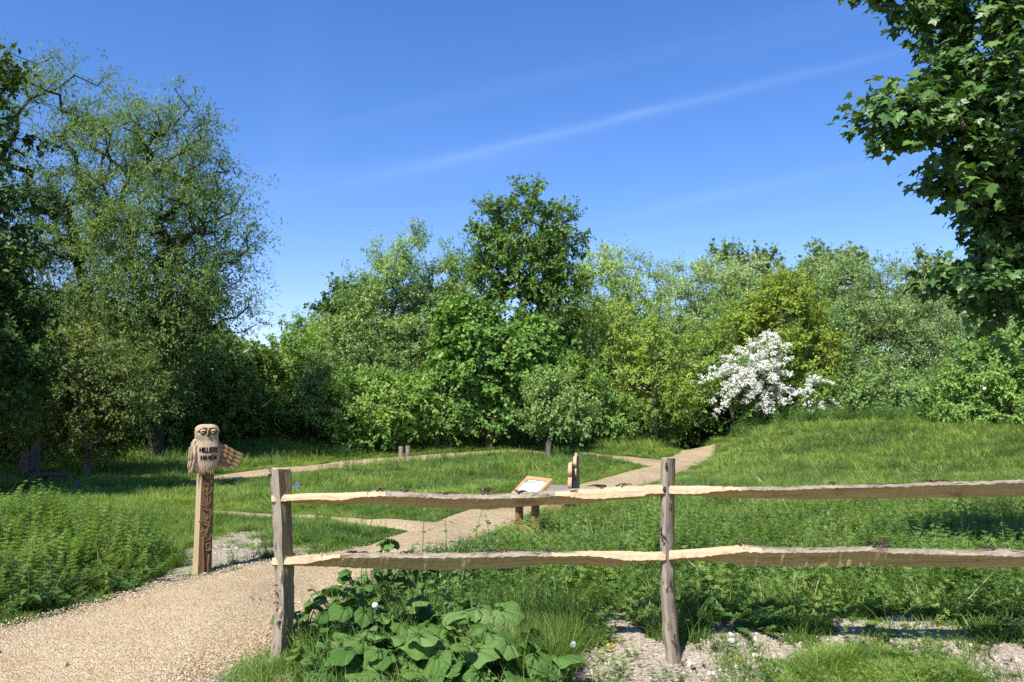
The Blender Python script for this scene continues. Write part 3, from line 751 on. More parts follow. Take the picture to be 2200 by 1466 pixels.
for k, (lb, lo, Y, bx, mt) in enumerate([
        ('bush with dark stems at the top of the right bank behind the lower hawthorn', [(1830, 870, 60, 45), (1880, 885, 60, 35), (1790, 880, 40, 35)], 38, 1840, 'hawthorn_leaf'),
        ('bush in the middle of the row on top of the right bank', [(1960, 880, 60, 45), (2020, 890, 50, 40), (2000, 840, 60, 40)], 37, 1985, 'sallow'),
        ('low bush between the small forked tree and the yellowish trees', [(1290, 880, 50, 50), (1330, 900, 45, 35), (1260, 850, 40, 50)], 34, 1290, 'elder'),
        ('pale green bush at the left foot of the grey-green sallow', [(700, 870, 50, 60), (740, 905, 60, 35), (680, 820, 40, 50)], 31, 705, 'sallow'),
        ('bush in front of the alder trunk right of the sycamore', [(1120, 880, 60, 45), (1170, 850, 50, 60), (1230, 830, 40, 60)], 33, 1150, 'hawthorn_leaf'),
        ('green bush filling between sallow and sycamore', [(940, 860, 60, 60), (900, 900, 60, 35), (980, 900, 50, 35)], 30, 935, 'elder')]):
    make_tree('green_bush', lb, lo, Y, bx, mt, 120, 14000, 0.6, 0.09, 0.55, 0.1, 0.3, 600 + k, cat='bush', group='bushes along the edge of the wood', low=0.05, rmax=0.1)
for k, (lb, lo, Y, bx, mt) in enumerate([
        ('loose mid green tree just right of the alder and in front of the pale birch', [(1275, 740, 55, 85), (1245, 830, 50, 60), (1300, 820, 50, 60), (1290, 680, 30, 50)], 40, 1275, 'sallow'),
        ('loose mid green tree between the yellowish tree and the yellow-green maple', [(1500, 790, 50, 75), (1545, 720, 45, 60), (1480, 860, 50, 50), (1560, 640, 35, 40)], 41, 1590, 'elder'),
        ('loose mid green tree between the yellow-green maple and the grey-green willow', [(1765, 730, 50, 85), (1790, 820, 55, 60), (1740, 660, 40, 50), (1820, 780, 50, 50)], 40, 1770, 'sallow'),
        ('slender mid green tree between the sallow and the alder', [(1000, 640, 40, 80), (975, 720, 45, 70), (1020, 560, 25, 40)], 36, 995, 'alder'),
        ('mid green tree behind the left shoulder of the sallow', [(700, 740, 55, 70), (660, 790, 50, 60), (740, 700, 40, 50)], 38, 700, 'elder')]):
    make_tree('woodland_tree', lb, lo, Y, bx, mt, 130, 13000, 0.9, 0.095, 0.5, 0.1, 0.35, 640 + k, group='trees filling the edge of the wood', shell=0.25, low=0.1, rmax=0.12)
# --- outside the frame, for steps to the side and to shade the left
make_tree('side_tree', 'broadleaf tree standing beyond the right edge of the view', [(2420, 760, 160, 200), (2320, 800, 120, 140), (2500, 850, 150, 120)], 30, 2400, 'alder', 180, 14000, 0.9, 0.16, 0.6, 0.05, 0.3, 70)
make_tree('side_tree', 'unseen bushy tree outside the left edge added to shade the old dark post', [(-520, 430, 230, 300), (-470, 690, 270, 210), (-380, 560, 200, 200), (-620, 600, 200, 300)], 15.5, -520, 'dark_leaf', 380, 34000, 0.8, 0.13, 0.6, 0.05, 0.3, 72)  # unseen tree added only to darken the ground at the left
make_tree('side_tree', 'broadleaf tree standing beyond the left edge of the view', [(-330, 600, 200, 320), (-260, 800, 200, 170)], 24, -330, 'alder', 200, 15000, 0.9, 0.15, 0.6, 0.05, 0.3, 71)

def far_wood():
    rs = np.random.RandomState(90)
    n = 90000
    px = rs.uniform(-500, 2700, n)
    Y = rs.uniform(60, 74, n)
    topy = 745 - 55 * vnoise(px, px * 0, 0.008, 41) - 40 * vnoise(px, px * 0 + 5, 0.03, 42) - 90 * np.exp(-((px - 1900) / 500) ** 2) - 60 * np.exp(-((px - 100) / 250) ** 2)
    gap = np.exp(-((px - 600) / 55) ** 2); topy = topy + gap * 60
    tz = EYE + (890 - topy) * 65 / F
    z = -0.5 + rs.rand(n) ** 0.8 * (tz + 0.5)
    X = (px - CX) / F * 66 + rs.randn(n) * 0.5
    P = np.stack([X, Y, z], 1)
    D = rs.randn(n, 3) + np.array([0, 0, -0.3]); N_ = rs.randn(n, 3) * 0.6 + np.array([0, -0.3, 0.7])
    o = link('far_wood', leaf_cloud('far_wood', P, D, N_, 0.52 * (0.6 + 0.8 * rs.rand(n)), 0.65, M['poplar']))
    tag(o, 'far-off mass of trees behind the nearer ones', kind='stuff')
far_wood()

# --- white hawthorn in blossom
def hawthorn():
    rs = np.random.RandomState(77)
    lobes = [(1650, 765, 42, 34), (1600, 785, 40, 28), (1620, 815, 62, 26), (1560, 818, 34, 12), (1672, 800, 28, 36), (1590, 845, 45, 16), (1660, 845, 42, 22), (1640, 880, 50, 22), (1680, 895, 40, 18)]
    root, c, A, par = make_tree('flowering_hawthorn', 'hawthorn covered in white blossom beside the path gap', lobes, 34, 1640, 'hawthorn_leaf', 190, 10000, 0.5, 0.085, 0.6, 0.15, 0.1, 78, low=0.2, rmax=0.12, top=0.6, shell=0.35)
    base = np.array(root.location)
    def sprays(tips, hub, Y, nsub, sd, base):
        """bunches of white petals along arching sprays that end at TIPS"""
        r = np.random.RandomState(sd)
        B = []
        for (px, py, dy) in tips:
            for q in range(nsub):
                T = np.array(at(px + r.randn() * 8 - (px - 1640) * 0.05, py + r.randn() * 6, Y + dy + r.randn() * 0.35))
                H = np.array(at(hub[0] + r.randn() * 14, hub[1] + r.randn() * 10, Y + 0.3))
                n = 9
                ts = 1 - 0.62 * r.rand(n) ** 1.2
                L = np.linalg.norm(T - H)
                for t in ts:
                    p = H + (T - H) * t + np.array([0, 0, 0.20 * L * math.sin(math.pi * min(1, t)) - 0.0])
                    B.append(p + r.randn(3) * np.array([0.06, 0.06, 0.03]))
        B = np.array(B)
        i = np.repeat(np.arange(len(B)), 9)
        P = B[i] + r.randn(len(i), 3) * np.array([0.050, 0.050, 0.028])
        D = r.randn(len(i), 3); N_ = r.randn(len(i), 3) * 0.6 + np.array([-0.2, -0.45, 0.75])
        return leaf_cloud('blossom', P - base, D, N_, 0.074 * (0.6 + 0.7 * r.rand(len(i))), 0.95, M['blossom'])
    tips = [(1507, 818, -0.4), (1530, 800, -0.2), (1535, 858, -0.4), (1545, 888, -0.5), (1556, 770, 0), (1585, 748, 0), (1615, 732, 0), (1645, 716, 0.1), (1668, 724, 0), (1697, 742, 0), (1706, 772, -0.2), (1704, 800, -0.4), (1708, 850, -0.5), (1690, 872, -0.7),
            (1645, 880, -0.9), (1657, 892, -0.9), (1600, 866, -0.9), (1575, 842, -0.9), (1560, 828, -0.8), (1625, 850, -1.1), (1640, 785, -1.0), (1600, 795, -1.0), (1665, 815, -1.1), (1622, 765, -0.7), (1575, 805, -0.9), (1650, 750, -0.6), (1680, 780, -0.8), (1610, 825, -1.2)]
    link('blossom', sprays(tips, (1640, 835), 33.7, 5, 79, base), root)
    lobes2 = [(1745, 840, 45, 32), (1755, 880, 40, 26), (1725, 870, 30, 36)]
    r2, c2, A2, p2 = make_tree('flowering_hawthorn', 'lower sparsely flowering hawthorn bush right of the white one', lobes2, 34.5, 1745, 'hawthorn_leaf', 90, 9000, 0.5, 0.085, 0.6, 0.1, 0.2, 80, low=0.1, rmax=0.08, cat='bush')
    tips2 = [(1793, 826, -0.6), (1780, 818, -0.5), (1760, 812, -0.5), (1745, 850, -0.9), (1770, 890, -1.0), (1785, 902, -1.0), (1735, 875, -0.9), (1795, 880, -0.7)]
    link('blossom', sprays(tips2, (1725, 850), 34.3, 2, 81, np.array(r2.location)), r2)
hawthorn()

# --- near maple hanging in from the right
def maple_template(fine=True):
    # five pointed lobes, fan about the stalk
    tips = [(-100, 0.42), (-62, 0.80), (0, 1.0), (62, 0.80), (100, 0.42)]
    pts = []
    for k, (a, r) in enumerate(tips):
        th = math.radians(a)
        for da, rr in (((-19, 0.72), (-11, 0.74), (-8, 0.86), (0, 1.0), (8, 0.86), (11, 0.74), (19, 0.72)) if fine else ((-14, 0.74), (0, 1.0), (14, 0.74))):
            if abs(a) == 100 and abs(da) == 8: continue
            t2 = math.radians(a + da * (1.15 if k in (0, 4) else 1))
            pts.append((math.sin(t2) * r * rr, math.cos(t2) * r * rr))
        if k < 4:
            am = math.radians((a + tips[k + 1][0]) / 2); rm = 0.54
            pts.append((math.sin(am) * rm, math.cos(am) * rm))
    pts = [(0.03, -0.02)] + pts[::-1] + [(-0.03, -0.02)]
    v = [(0, 0.05, 0.0)]
    for x, y in pts: v.append((x * 0.62, (y + 0.02) * 0.62 + 0.05, -0.10 * (abs(x) ** 1.5) - 0.10 * max(y, 0) ** 2))
    n = len(pts)
    f = [(0, i + 1, i + 2) for i in range(n - 1)]
    return np.array(v, float), np.array(f)
MAPLE = maple_template()
MAPLE_LOW = maple_template(False)

def maple():
    rs = np.random.RandomState(5)
    Y = 7.0
    view = [(2010, 8, 120, 42, 0.2), (1920, 5, 70, 30, 0.2), (2130, 80, 90, 110, 0.3), (1905, 262, 58, 40, -0.2), (1985, 235, 80, 70, 0), (2075, 190, 90, 90, 0.2), (2160, 260, 90, 130, 0.2), (2075, 300, 70, 60, -0.1),
            (2035, 395, 50, 25, 0.2), (2110, 385, 60, 60, 0.1), (2175, 470, 62, 90, 0.2), (2080, 600, 52, 38, 0.2), (2150, 600, 70, 60, 0.3), (2165, 670, 80, 40, 0.2), (2250, 500, 110, 230, 0.4)]
    L = px_lobes(view, Y, 1.0)
    L = [(a, b, c, d, max(e, 0.32), f) for a, b, c, d, e, f in L]
    out = [(6.6, 7.2, 4.2, 1.6, 1.6, 1.5), (6.2, 6.6, 6.2, 2.2, 2.0, 1.6), (3.7, 4.9, 5.9, 1.1, 0.7, 0.6), (4.9, 5.2, 5.6, 0.9, 0.8, 0.8), (4.0, 5.6, 5.4, 0.7, 0.5, 0.35), (5.0, 6.4, 4.6, 0.8, 0.8, 1.2), (8.4, 7.8, 5.0, 1.8, 1.8, 2.0), (5.4, 7.8, 6.0, 1.5, 1.2, 1.2), (7.4, 6.0, 5.2, 1.5, 1.5, 1.6)]  # unseen crown lobes, some placed to shade the lower and right-hand leaves
    c1, lc1, lr1 = lobe_points(L, 400, rs, 0.2)
    c2, lc2, lr2 = lobe_points(out, 360, rs, 0.25)
    c = np.concatenate([c1, c2]); lc = np.concatenate([lc1, lc2]); lr = np.concatenate([lr1, lr2])
    bx, by = 7.6, 8.0
    base = np.array([bx, by, gz(bx, by) - 0.1])
    A, par, tips = skeleton(base, (7.2, 7.6, 6.5), c, rs, 0.35, 0.06, 0.25, 0.05)
    root = empty('maple_tree', base, 'near maple reaching in from the right edge with big pointed leaves', 'tree')
    link('trunk', skel_mesh('trunk', A - base, par, tips, M['trunk'], 0.0055, 0.2, 6), root)
    # leaves: rosettes of drooping blades at each clump
    tw = 5
    ci = np.repeat(np.arange(len(c)), tw)
    outv = unit((c - lc) / lr)
    td = unit((outv[ci] * 0.7 + rs.randn(len(ci), 3) * 0.65 + np.array([-0.3, 0, 0.0])) * np.array([1, 1, 0.45]))
    tl = 0.26 * (0.4 + rs.rand(len(ci)))
    per = 6
    ti = np.repeat(np.arange(len(ci)), per)
    t = 0.25 + 0.75 * rs.rand(len(ti))
    P = c[ci[ti]] + td[ti] * (tl[ti] * t)[:, None] + rs.randn(len(ti), 3) * 0.03
    D = unit(td[ti] * 0.55 + rs.randn(len(ti), 3) * 0.5 + np.array([0, 0, -0.55]))
    Nn = unit(np.array([-0.15, -0.15, 1.0]) + outv[ci[ti]] * 0.3 + rs.randn(len(ti), 3) * 0.32)
    sz = 0.128 * (0.55 + 0.75 * rs.rand(len(ti)))
    inv = ci[ti] < len(c1)
    # the leaves that show largest: nearest to the viewer, inside the frame
    px = CX + P[:, 0] / P[:, 1] * F; pz = 890 - (P[:, 2] - EYE) / P[:, 1] * F
    vis = inv & (px < 2190) & (px > 1800) & (pz > 5) & (pz < 760)
    score = np.where(vis, -P[:, 1] + rs.rand(len(P)) * 0.25 + np.where(px < 2010, 0.25, 0), -99)
    big = np.argsort(-score)[:300]
    rest = np.ones(len(P), bool); rest[big] = False
    rest &= ~((~inv) & (rs.rand(len(P)) < 0.25))
    f = link('foliage', leaf_cloud('foliage', P[rest] - base, D[rest], Nn[rest], sz[rest], 1.0, M['maple'], MAPLE_LOW), root)
    f['kind'] = 'stuff'
    lm = np_mesh('leaf', MAPLE[0], MAPLE[1], M['maple_one'])
    for i in big:
        o = link('leaf', lm, root)
        d = Vector(D[i]); s = d.cross(Vector(Nn[i])).normalized(); n2 = s.cross(d)
        m3 = Matrix((s, d, n2)).transposed().to_4x4()
        o.matrix_local = Matrix.Translation(Vector(P[i] - base)) @ m3 @ Matrix.Scale(sz[i], 4)
maple()

# ------------------------------------------------------------------ the cleft post-and-rail fence
PL, PR = Vector((-1.525, 5.30, 0)), Vector((1.02, 5.11, 0))
def fence_Y(px):
    # depth of the fence line where the sight line px meets it
    k = (px - CX) / F
    sl = (PR.y - PL.y) / (PR.x - PL.x)
    # y = PL.y + sl*(x-PL.x), x = k*y (close enough to the horizon)
    return (PL.y - sl * PL.x) / (1 - sl * k)

def rail_mesh(name, st, bark, parent, seed, label, extra=None):
    """st: (px, top, edge, bottom) along the rail; bark: stretch of px still carrying bark on top"""
    rs = np.random.RandomState(seed)
    S = np.array(st, float)
    xs = np.arange(S[0, 0], S[-1, 0] + 0.1, 5.0)
    tp = np.interp(xs, S[:, 0], S[:, 1]); ed = np.interp(xs, S[:, 0], S[:, 2]); bt = np.interp(xs, S[:, 0], S[:, 3])
    n = len(xs)
    jit = lambda a, s: (vnoise(xs * 0.02, xs * 0 + a + seed, s, 50 + a) - 0.5)
    isb = (xs > bark[0]) & (xs < bark[1])
    V, uv = [], []
    u = 0.0
    prev = None
    for i in range(n):
        Y = fence_Y(xs[i])
        b = 1.0 if isb[i] else 0.35
        e = ed[i] + jit(1, 9)[i] * 2.2 + rs.randn() * 0.55 * b; t_ = tp[i] + jit(2, 7)[i] * 1.6 * b + rs.randn() * 0.5 * b; bo = bt[i] + jit(3, 8)[i] * 2.0 + rs.randn() * 0.5
        th = 0.030 + 0.035 * b
        E = at(xs[i], e, Y - 0.045 + jit(4, 5)[i] * 0.012)
        T = at(xs[i], t_, Y + (0.02 if isb[i] else -0.015))
        Mi = (E + T) / 2 + Vector((0, -0.004, 0.010 * b))
        B = at(xs[i], bo, Y + 0.022 + jit(5, 6)[i] * 0.012)
        mid = (E * 0.5 + B * 0.5) + Vector((0, 0.004 + jit(6, 6)[i] * 0.012 + rs.randn() * 0.0016, rs.randn() * 0.002))
        K = (T + B) / 2 + Vector((0, th + 0.025, 0.012))
        K2 = T + Vector((0, th * 0.7, -0.012))
        if prev is not None: u += (E - prev).length
        prev = E
        sec = [B, mid, E, Mi, T, K2, K]
        acc = 0.0
        for j, p in enumerate(sec):
            if j: acc += (p - sec[j - 1]).length
            V.append(p); uv.append((u + seed * 3.1, acc + seed))
    m = 7
    Fc, mi = [], []
    for i in range(n - 1):
        for j in range(m):
            a, b2 = i * m + j, i * m + (j + 1) % m
            Fc.append((a, b2, b2 + m, a + m))
            sh = {2: (38, -34), 3: (4, 12), 4: (-12, 34)}.get(j, (0, 0))
            k = bark[0] + sh[0] + 10 * jit(7, 20)[i] < xs[i] < bark[1] + sh[1] + 10 * jit(8, 20)[i]
            top_face = j in (2, 3, 4)
            mi.append((0 if k else 2) if top_face else (1 if j in (0, 1) and (k or True) else (0 if k else 1)))
    Fq = np.array(Fc)
    base = np.array(parent.location)
    Vn = np.array([tuple(v) for v in V]) - base
    caps = [np.array([list(range(m))[::-1]]), np.array([[(n - 1) * m + j for j in range(m)]])]
    me = np_mesh(name, Vn, [Fq] + caps, [M['rail_bark'], M['rail_cleft'], M['rail_hewn']], mi + [2, 2], False, uv)
    o = link(name, me, parent)
    o['label'] = label
    return o

def fence():
    base = Vector((PL.x, PL.y, gz(PL.x, PL.y)))
    root = empty('post_and_rail_fence', base, 'rustic cleft-wood fence of grey posts and two rows of split rails', 'fence')
    def post(rows, label, seed, cleft=True):
        rs = np.random.RandomState(seed)
        R = np.array(rows, float)
        ys = np.arange(R[0, 0], R[-1, 0] + 0.1, 9.0)
        g = [np.interp(ys, R[:, 0], R[:, k]) for k in (1, 2, 3)]
        V, uv = [], []
        u = 0.0
        for i, y in enumerate(ys):
            jl, jr, je = ((vnoise(y * 0.03, seed + q, 1.6, 70 + q) - 0.5) * s for q, s in ((1, 3.0), (2, 3.0), (3, 3.5)))
            Y = fence_Y((g[0][i] + g[2][i]) / 2)
            w = (g[2][i] - g[0][i]) * Y / F
            l, e, r = g[0][i] + jl, g[1][i] + je, g[2][i] + jr
            if cleft == 'side':   # ridge near the middle, shaded cleft face turned away
                sec = [at(l, y, Y + 0.02), at(l * 0.75 + e * 0.25, y, Y - 0.025), at((l + e) / 2, y, Y - 0.045), at(e, y, Y - 0.05), at(e + 1.5, y, Y - 0.04), at(e * 0.55 + r * 0.45, y, Y - 0.012 + 0.012 * math.sin(y * 0.05)), at(r, y, Y + 0.035)]
            else:
                sec = [at(l, y, Y + 0.03), at(l * 0.8 + e * 0.2, y, Y - 0.02), at((l + e) / 2, y, Y - 0.035), at(l * 0.2 + e * 0.8, y, Y - 0.02), at(e, y, Y - 0.005), at(e * 0.5 + r * 0.5, y, Y + 0.01), at(r, y, Y + 0.045)]
            sec += [sec[-1] + Vector((-0.01, 0.06, 0)), sec[0] + Vector((0.02, 0.08, 0))]
            if i == 0:
                sec = [p + Vector((0, 0, (rs.rand() - 0.5) * 0.018)) for p in sec]
            acc = 0
            if i: u += 9.0 * Y / F
            for j, p in enumerate(sec):
                if j: acc += (p - sec[j - 1]).length
                V.append(p); uv.append((u + seed, acc + seed * 2))
        m = 9; n = len(ys)
        Fc, mi = [], []
        for i in range(n - 1):
            for j in range(m):
                a, b = i * m + j, i * m + (j + 1) % m
                Fc.append((a, a + m, b + m, b))
                if cleft == 'side': mi.append(0 if j in (0, 1, 2) else 1)
                else: mi.append(0 if j in (0, 1, 2, 3) else 1)
        caps = [np.array([list(range(m))]), np.array([[(n - 1) * m + j for j in range(m)][::-1]])]
        me = np_mesh('post', np.array([tuple(v) for v in V]) - np.array(base), [np.array(Fc)] + caps, [M['post_bark'], M['post_cleft'], M['rail_hewn']], mi + [2, 1], False, uv)
        o = link('post', me, root); o['label'] = label
        return o
    left = post([(1006, 581, 598, 622), (1040, 582, 600, 623), (1100, 585, 604, 625), (1200, 590, 607, 629), (1260, 592, 609, 630), (1330, 589, 609, 629), (1400, 582, 603, 624), (1430, 580, 601, 622)], 'left fence post, grey bark with a dark split side and pale knot cuts', 1, 'side')
    right = post([(984, 1420, 1446, 1451), (1050, 1419, 1444, 1450), (1100, 1419, 1443, 1449), (1200, 1418, 1444, 1449), (1300, 1420, 1447, 1452), (1360, 1424, 1452, 1457), (1412, 1430, 1459, 1465), (1440, 1432, 1461, 1467)], 'slimmer fence post on the right with grey bark', 2, True)
    side = post([(975, 2418, 2446, 2452), (1200, 2420, 2447, 2453), (1440, 2426, 2455, 2462)], 'fence post beyond the right edge', 3, True)
    r1 = rail_mesh('rail', [(583, 1065, 1078, 1081), (612, 1063, 1077, 1080), (660, 1060, 1073, 1082), (735, 1059, 1075, 1083), (780, 1057, 1068, 1082), (815, 1053, 1066, 1083), (860, 1056, 1067, 1085), (930, 1060, 1070, 1092), (990, 1062, 1072, 1095), (1050, 1061, 1072, 1095),
                       (1100, 1060, 1071, 1091), (1150, 1056, 1069, 1087), (1200, 1052, 1066, 1084), (1235, 1050, 1069, 1083), (1270, 1051, 1073, 1080), (1320, 1046, 1070, 1075), (1383, 1044, 1066, 1071), (1386, 1042, 1061, 1067), (1432, 1042, 1061, 1066)], (790, 1225), root, 11, 'upper left rail, bark-topped and bowed')
    r2 = rail_mesh('rail', [(585, 1199, 1214, 1217), (618, 1197, 1213, 1216), (655, 1193, 1212, 1216), (690, 1192, 1204, 1217), (720, 1189, 1199, 1219), (750, 1186, 1199, 1220), (850, 1187, 1199, 1224), (950, 1188, 1199, 1225), (1050, 1187, 1198, 1223), (1100, 1184, 1196, 1220), (1150, 1186, 1195, 1216),
                       (1200, 1186, 1196, 1213), (1260, 1184, 1195, 1214), (1310, 1184, 1199, 1219), (1350, 1184, 1205, 1213), (1385, 1186, 1204, 1208), (1432, 1185, 1204, 1207)], (690, 1215), root, 12, 'lower left rail with grey bark top and split face')
    r3 = rail_mesh('rail', [(1437, 1044, 1061, 1063), (1500, 1044, 1062, 1066), (1540, 1045, 1056, 1069), (1600, 1046, 1053, 1071), (1700, 1046, 1053, 1073), (1750, 1043, 1050, 1073), (1850, 1042, 1048, 1072), (1950, 1040, 1046, 1071), (2000, 1036, 1043, 1070), (2100, 1034, 1041, 1068), (2200, 1031, 1037, 1067), (2435, 1030, 1040, 1062)], (1555, 2380), root, 13, 'upper right rail, straight with thin bark strip')
    r4 = rail_mesh('rail', [(1437, 1183, 1201, 1206), (1500, 1179, 1198, 1205), (1560, 1174, 1191, 1208), (1600, 1170, 1186, 1215), (1640, 1175, 1188, 1217), (1700, 1177, 1189, 1218), (1800, 1176, 1186, 1218), (1870, 1173, 1185, 1216), (1920, 1178, 1189, 1218), (2000, 1180, 1192, 1218), (2100, 1182, 1194, 1219), (2150, 1178, 1195, 1219), (2200, 1184, 1197, 1219), (2435, 1188, 1200, 1215)], (1598, 2380), root, 14, 'lower right rail, thick with curling bark')
    # curling bark strips and twigs on the rails, knot cuts on the posts
    rs = random.Random(8)
    def strip(par, px, py, length, up, n=3, seed=0):
        r = random.Random(seed)
        mb = MB()
        for q in range(n):
            Y = fence_Y(px) - 0.01
            p0 = at(px + r.uniform(-8, 8), py + r.uniform(-1, 3), Y)
            pts, rad = [], []
            a = r.uniform(-0.4, 0.4); sgn = r.choice((-1, 1))
            for k in range(6):
                t = k / 5
                pts.append(p0 + Vector((sgn * length * t * math.cos(a), r.uniform(-0.012, 0.012), up * math.sin(t * 2.4) * r.uniform(0.6, 1.1) + 0.004)) - base)
                rad.append(0.0042 * (1 - 0.7 * t) + 0.0012)
            mb.tube(pts, rad, 4)
        mb.build('bark_strip', M['strip'], par)
    for q, (par, px, py, ln, up, n) in enumerate([(r1, 1042, 1061, 0.05, 0.045, 6), (r1, 815, 1054, 0.04, 0.012, 3), (r1, 870, 1056, 0.05, 0.010, 3), (r1, 960, 1060, 0.07, 0.008, 3), (r1, 1120, 1058, 0.06, 0.012, 3), (r1, 1300, 1046, 0.10, 0.012, 3), (r1, 1330, 1045, 0.07, 0.02, 2),
                                              (r2, 770, 1188, 0.06, 0.01, 3), (r2, 880, 1188, 0.05, 0.012, 3), (r2, 1080, 1186, 0.09, 0.014, 4), (r2, 1180, 1186, 0.07, 0.02, 3),
                                              (r3, 1790, 1042, 0.03, 0.02, 3), (r3, 1900, 1042, 0.10, 0.008, 3), (r3, 2010, 1036, 0.08, 0.012, 4), (r4, 1598, 1172, 0.045, 0.022, 4), (r4, 1880, 1173, 0.08, 0.035, 6), (r4, 1905, 1178, 0.06, 0.03, 4), (r4, 2130, 1180, 0.08, 0.016, 4)]):
        # strips are sub-parts of their rail
        strip(par, px, py, ln, up, n, q)
    def knot(par, px, py, w, h, dY, m=2, name='knot'):
        mb = MB()
        Y = fence_Y(px) + dY
        c = at(px, py, Y) - base
        vs = [c + Vector((0.0, -0.006, 0))]
        k = 12
        for j in range(k):
            th = 2 * math.pi * j / k
            vs.append(c + Vector((math.cos(th) * w, 0.004 + 0.01 * math.cos(th), math.sin(th) * h)))
        mb.add(vs, [(0, 1 + j, 1 + (j + 1) % k) for j in range(k)])
        mb.build(name, m, par)
    knot(left, 605, 1236, 0.014, 0.058, -0.058, M['rail_hewn']); knot(left, 604, 1315, 0.018, 0.035, -0.058, M['rail_hewn'])
    knot(left, 606, 1350, 0.008, 0.05, -0.058, M['rail_hewn'])
    knot(right, 1428, 1052, 0.014, 0.020, -0.045, M['strip']); knot(right, 1442, 1090, 0.007, 0.03, -0.032, M['strip']); knot(right, 1441, 1255, 0.010, 0.025, -0.034, M['strip'])
    knot(right, 1432, 1263, 0.011, 0.022, -0.046, M['rail_hewn']); knot(right, 1432, 1002, 0.012, 0.025, -0.045, M['strip'])
    for par, px, py, dY, sd in ((left, 597, 1268, -0.03, 1), (left, 598, 1305, -0.035, 2), (left, 584, 1020, 0.0, 3), (right, 1421, 1138, -0.01, 4), (right, 1424, 1165, -0.03, 5), (right, 1446, 1370, -0.03, 6), (left, 603, 1345, -0.05, 7)):
        mb = MB(); r = random.Random(sd)
        for q in range(6):
            p0 = at(px + r.uniform(-6, 6), py + r.uniform(-12, 12), fence_Y(px) + dY) - base
            d = Vector((r.uniform(-0.03, 0.02), r.uniform(-0.03, -0.005), r.uniform(-0.035, 0.035)))
            mb.tube([p0, p0 + d * 0.6, p0 + d], [0.006, 0.005, 0.0015], 4)
        mb.build('bark_flake', M['strip'], par)
fence()

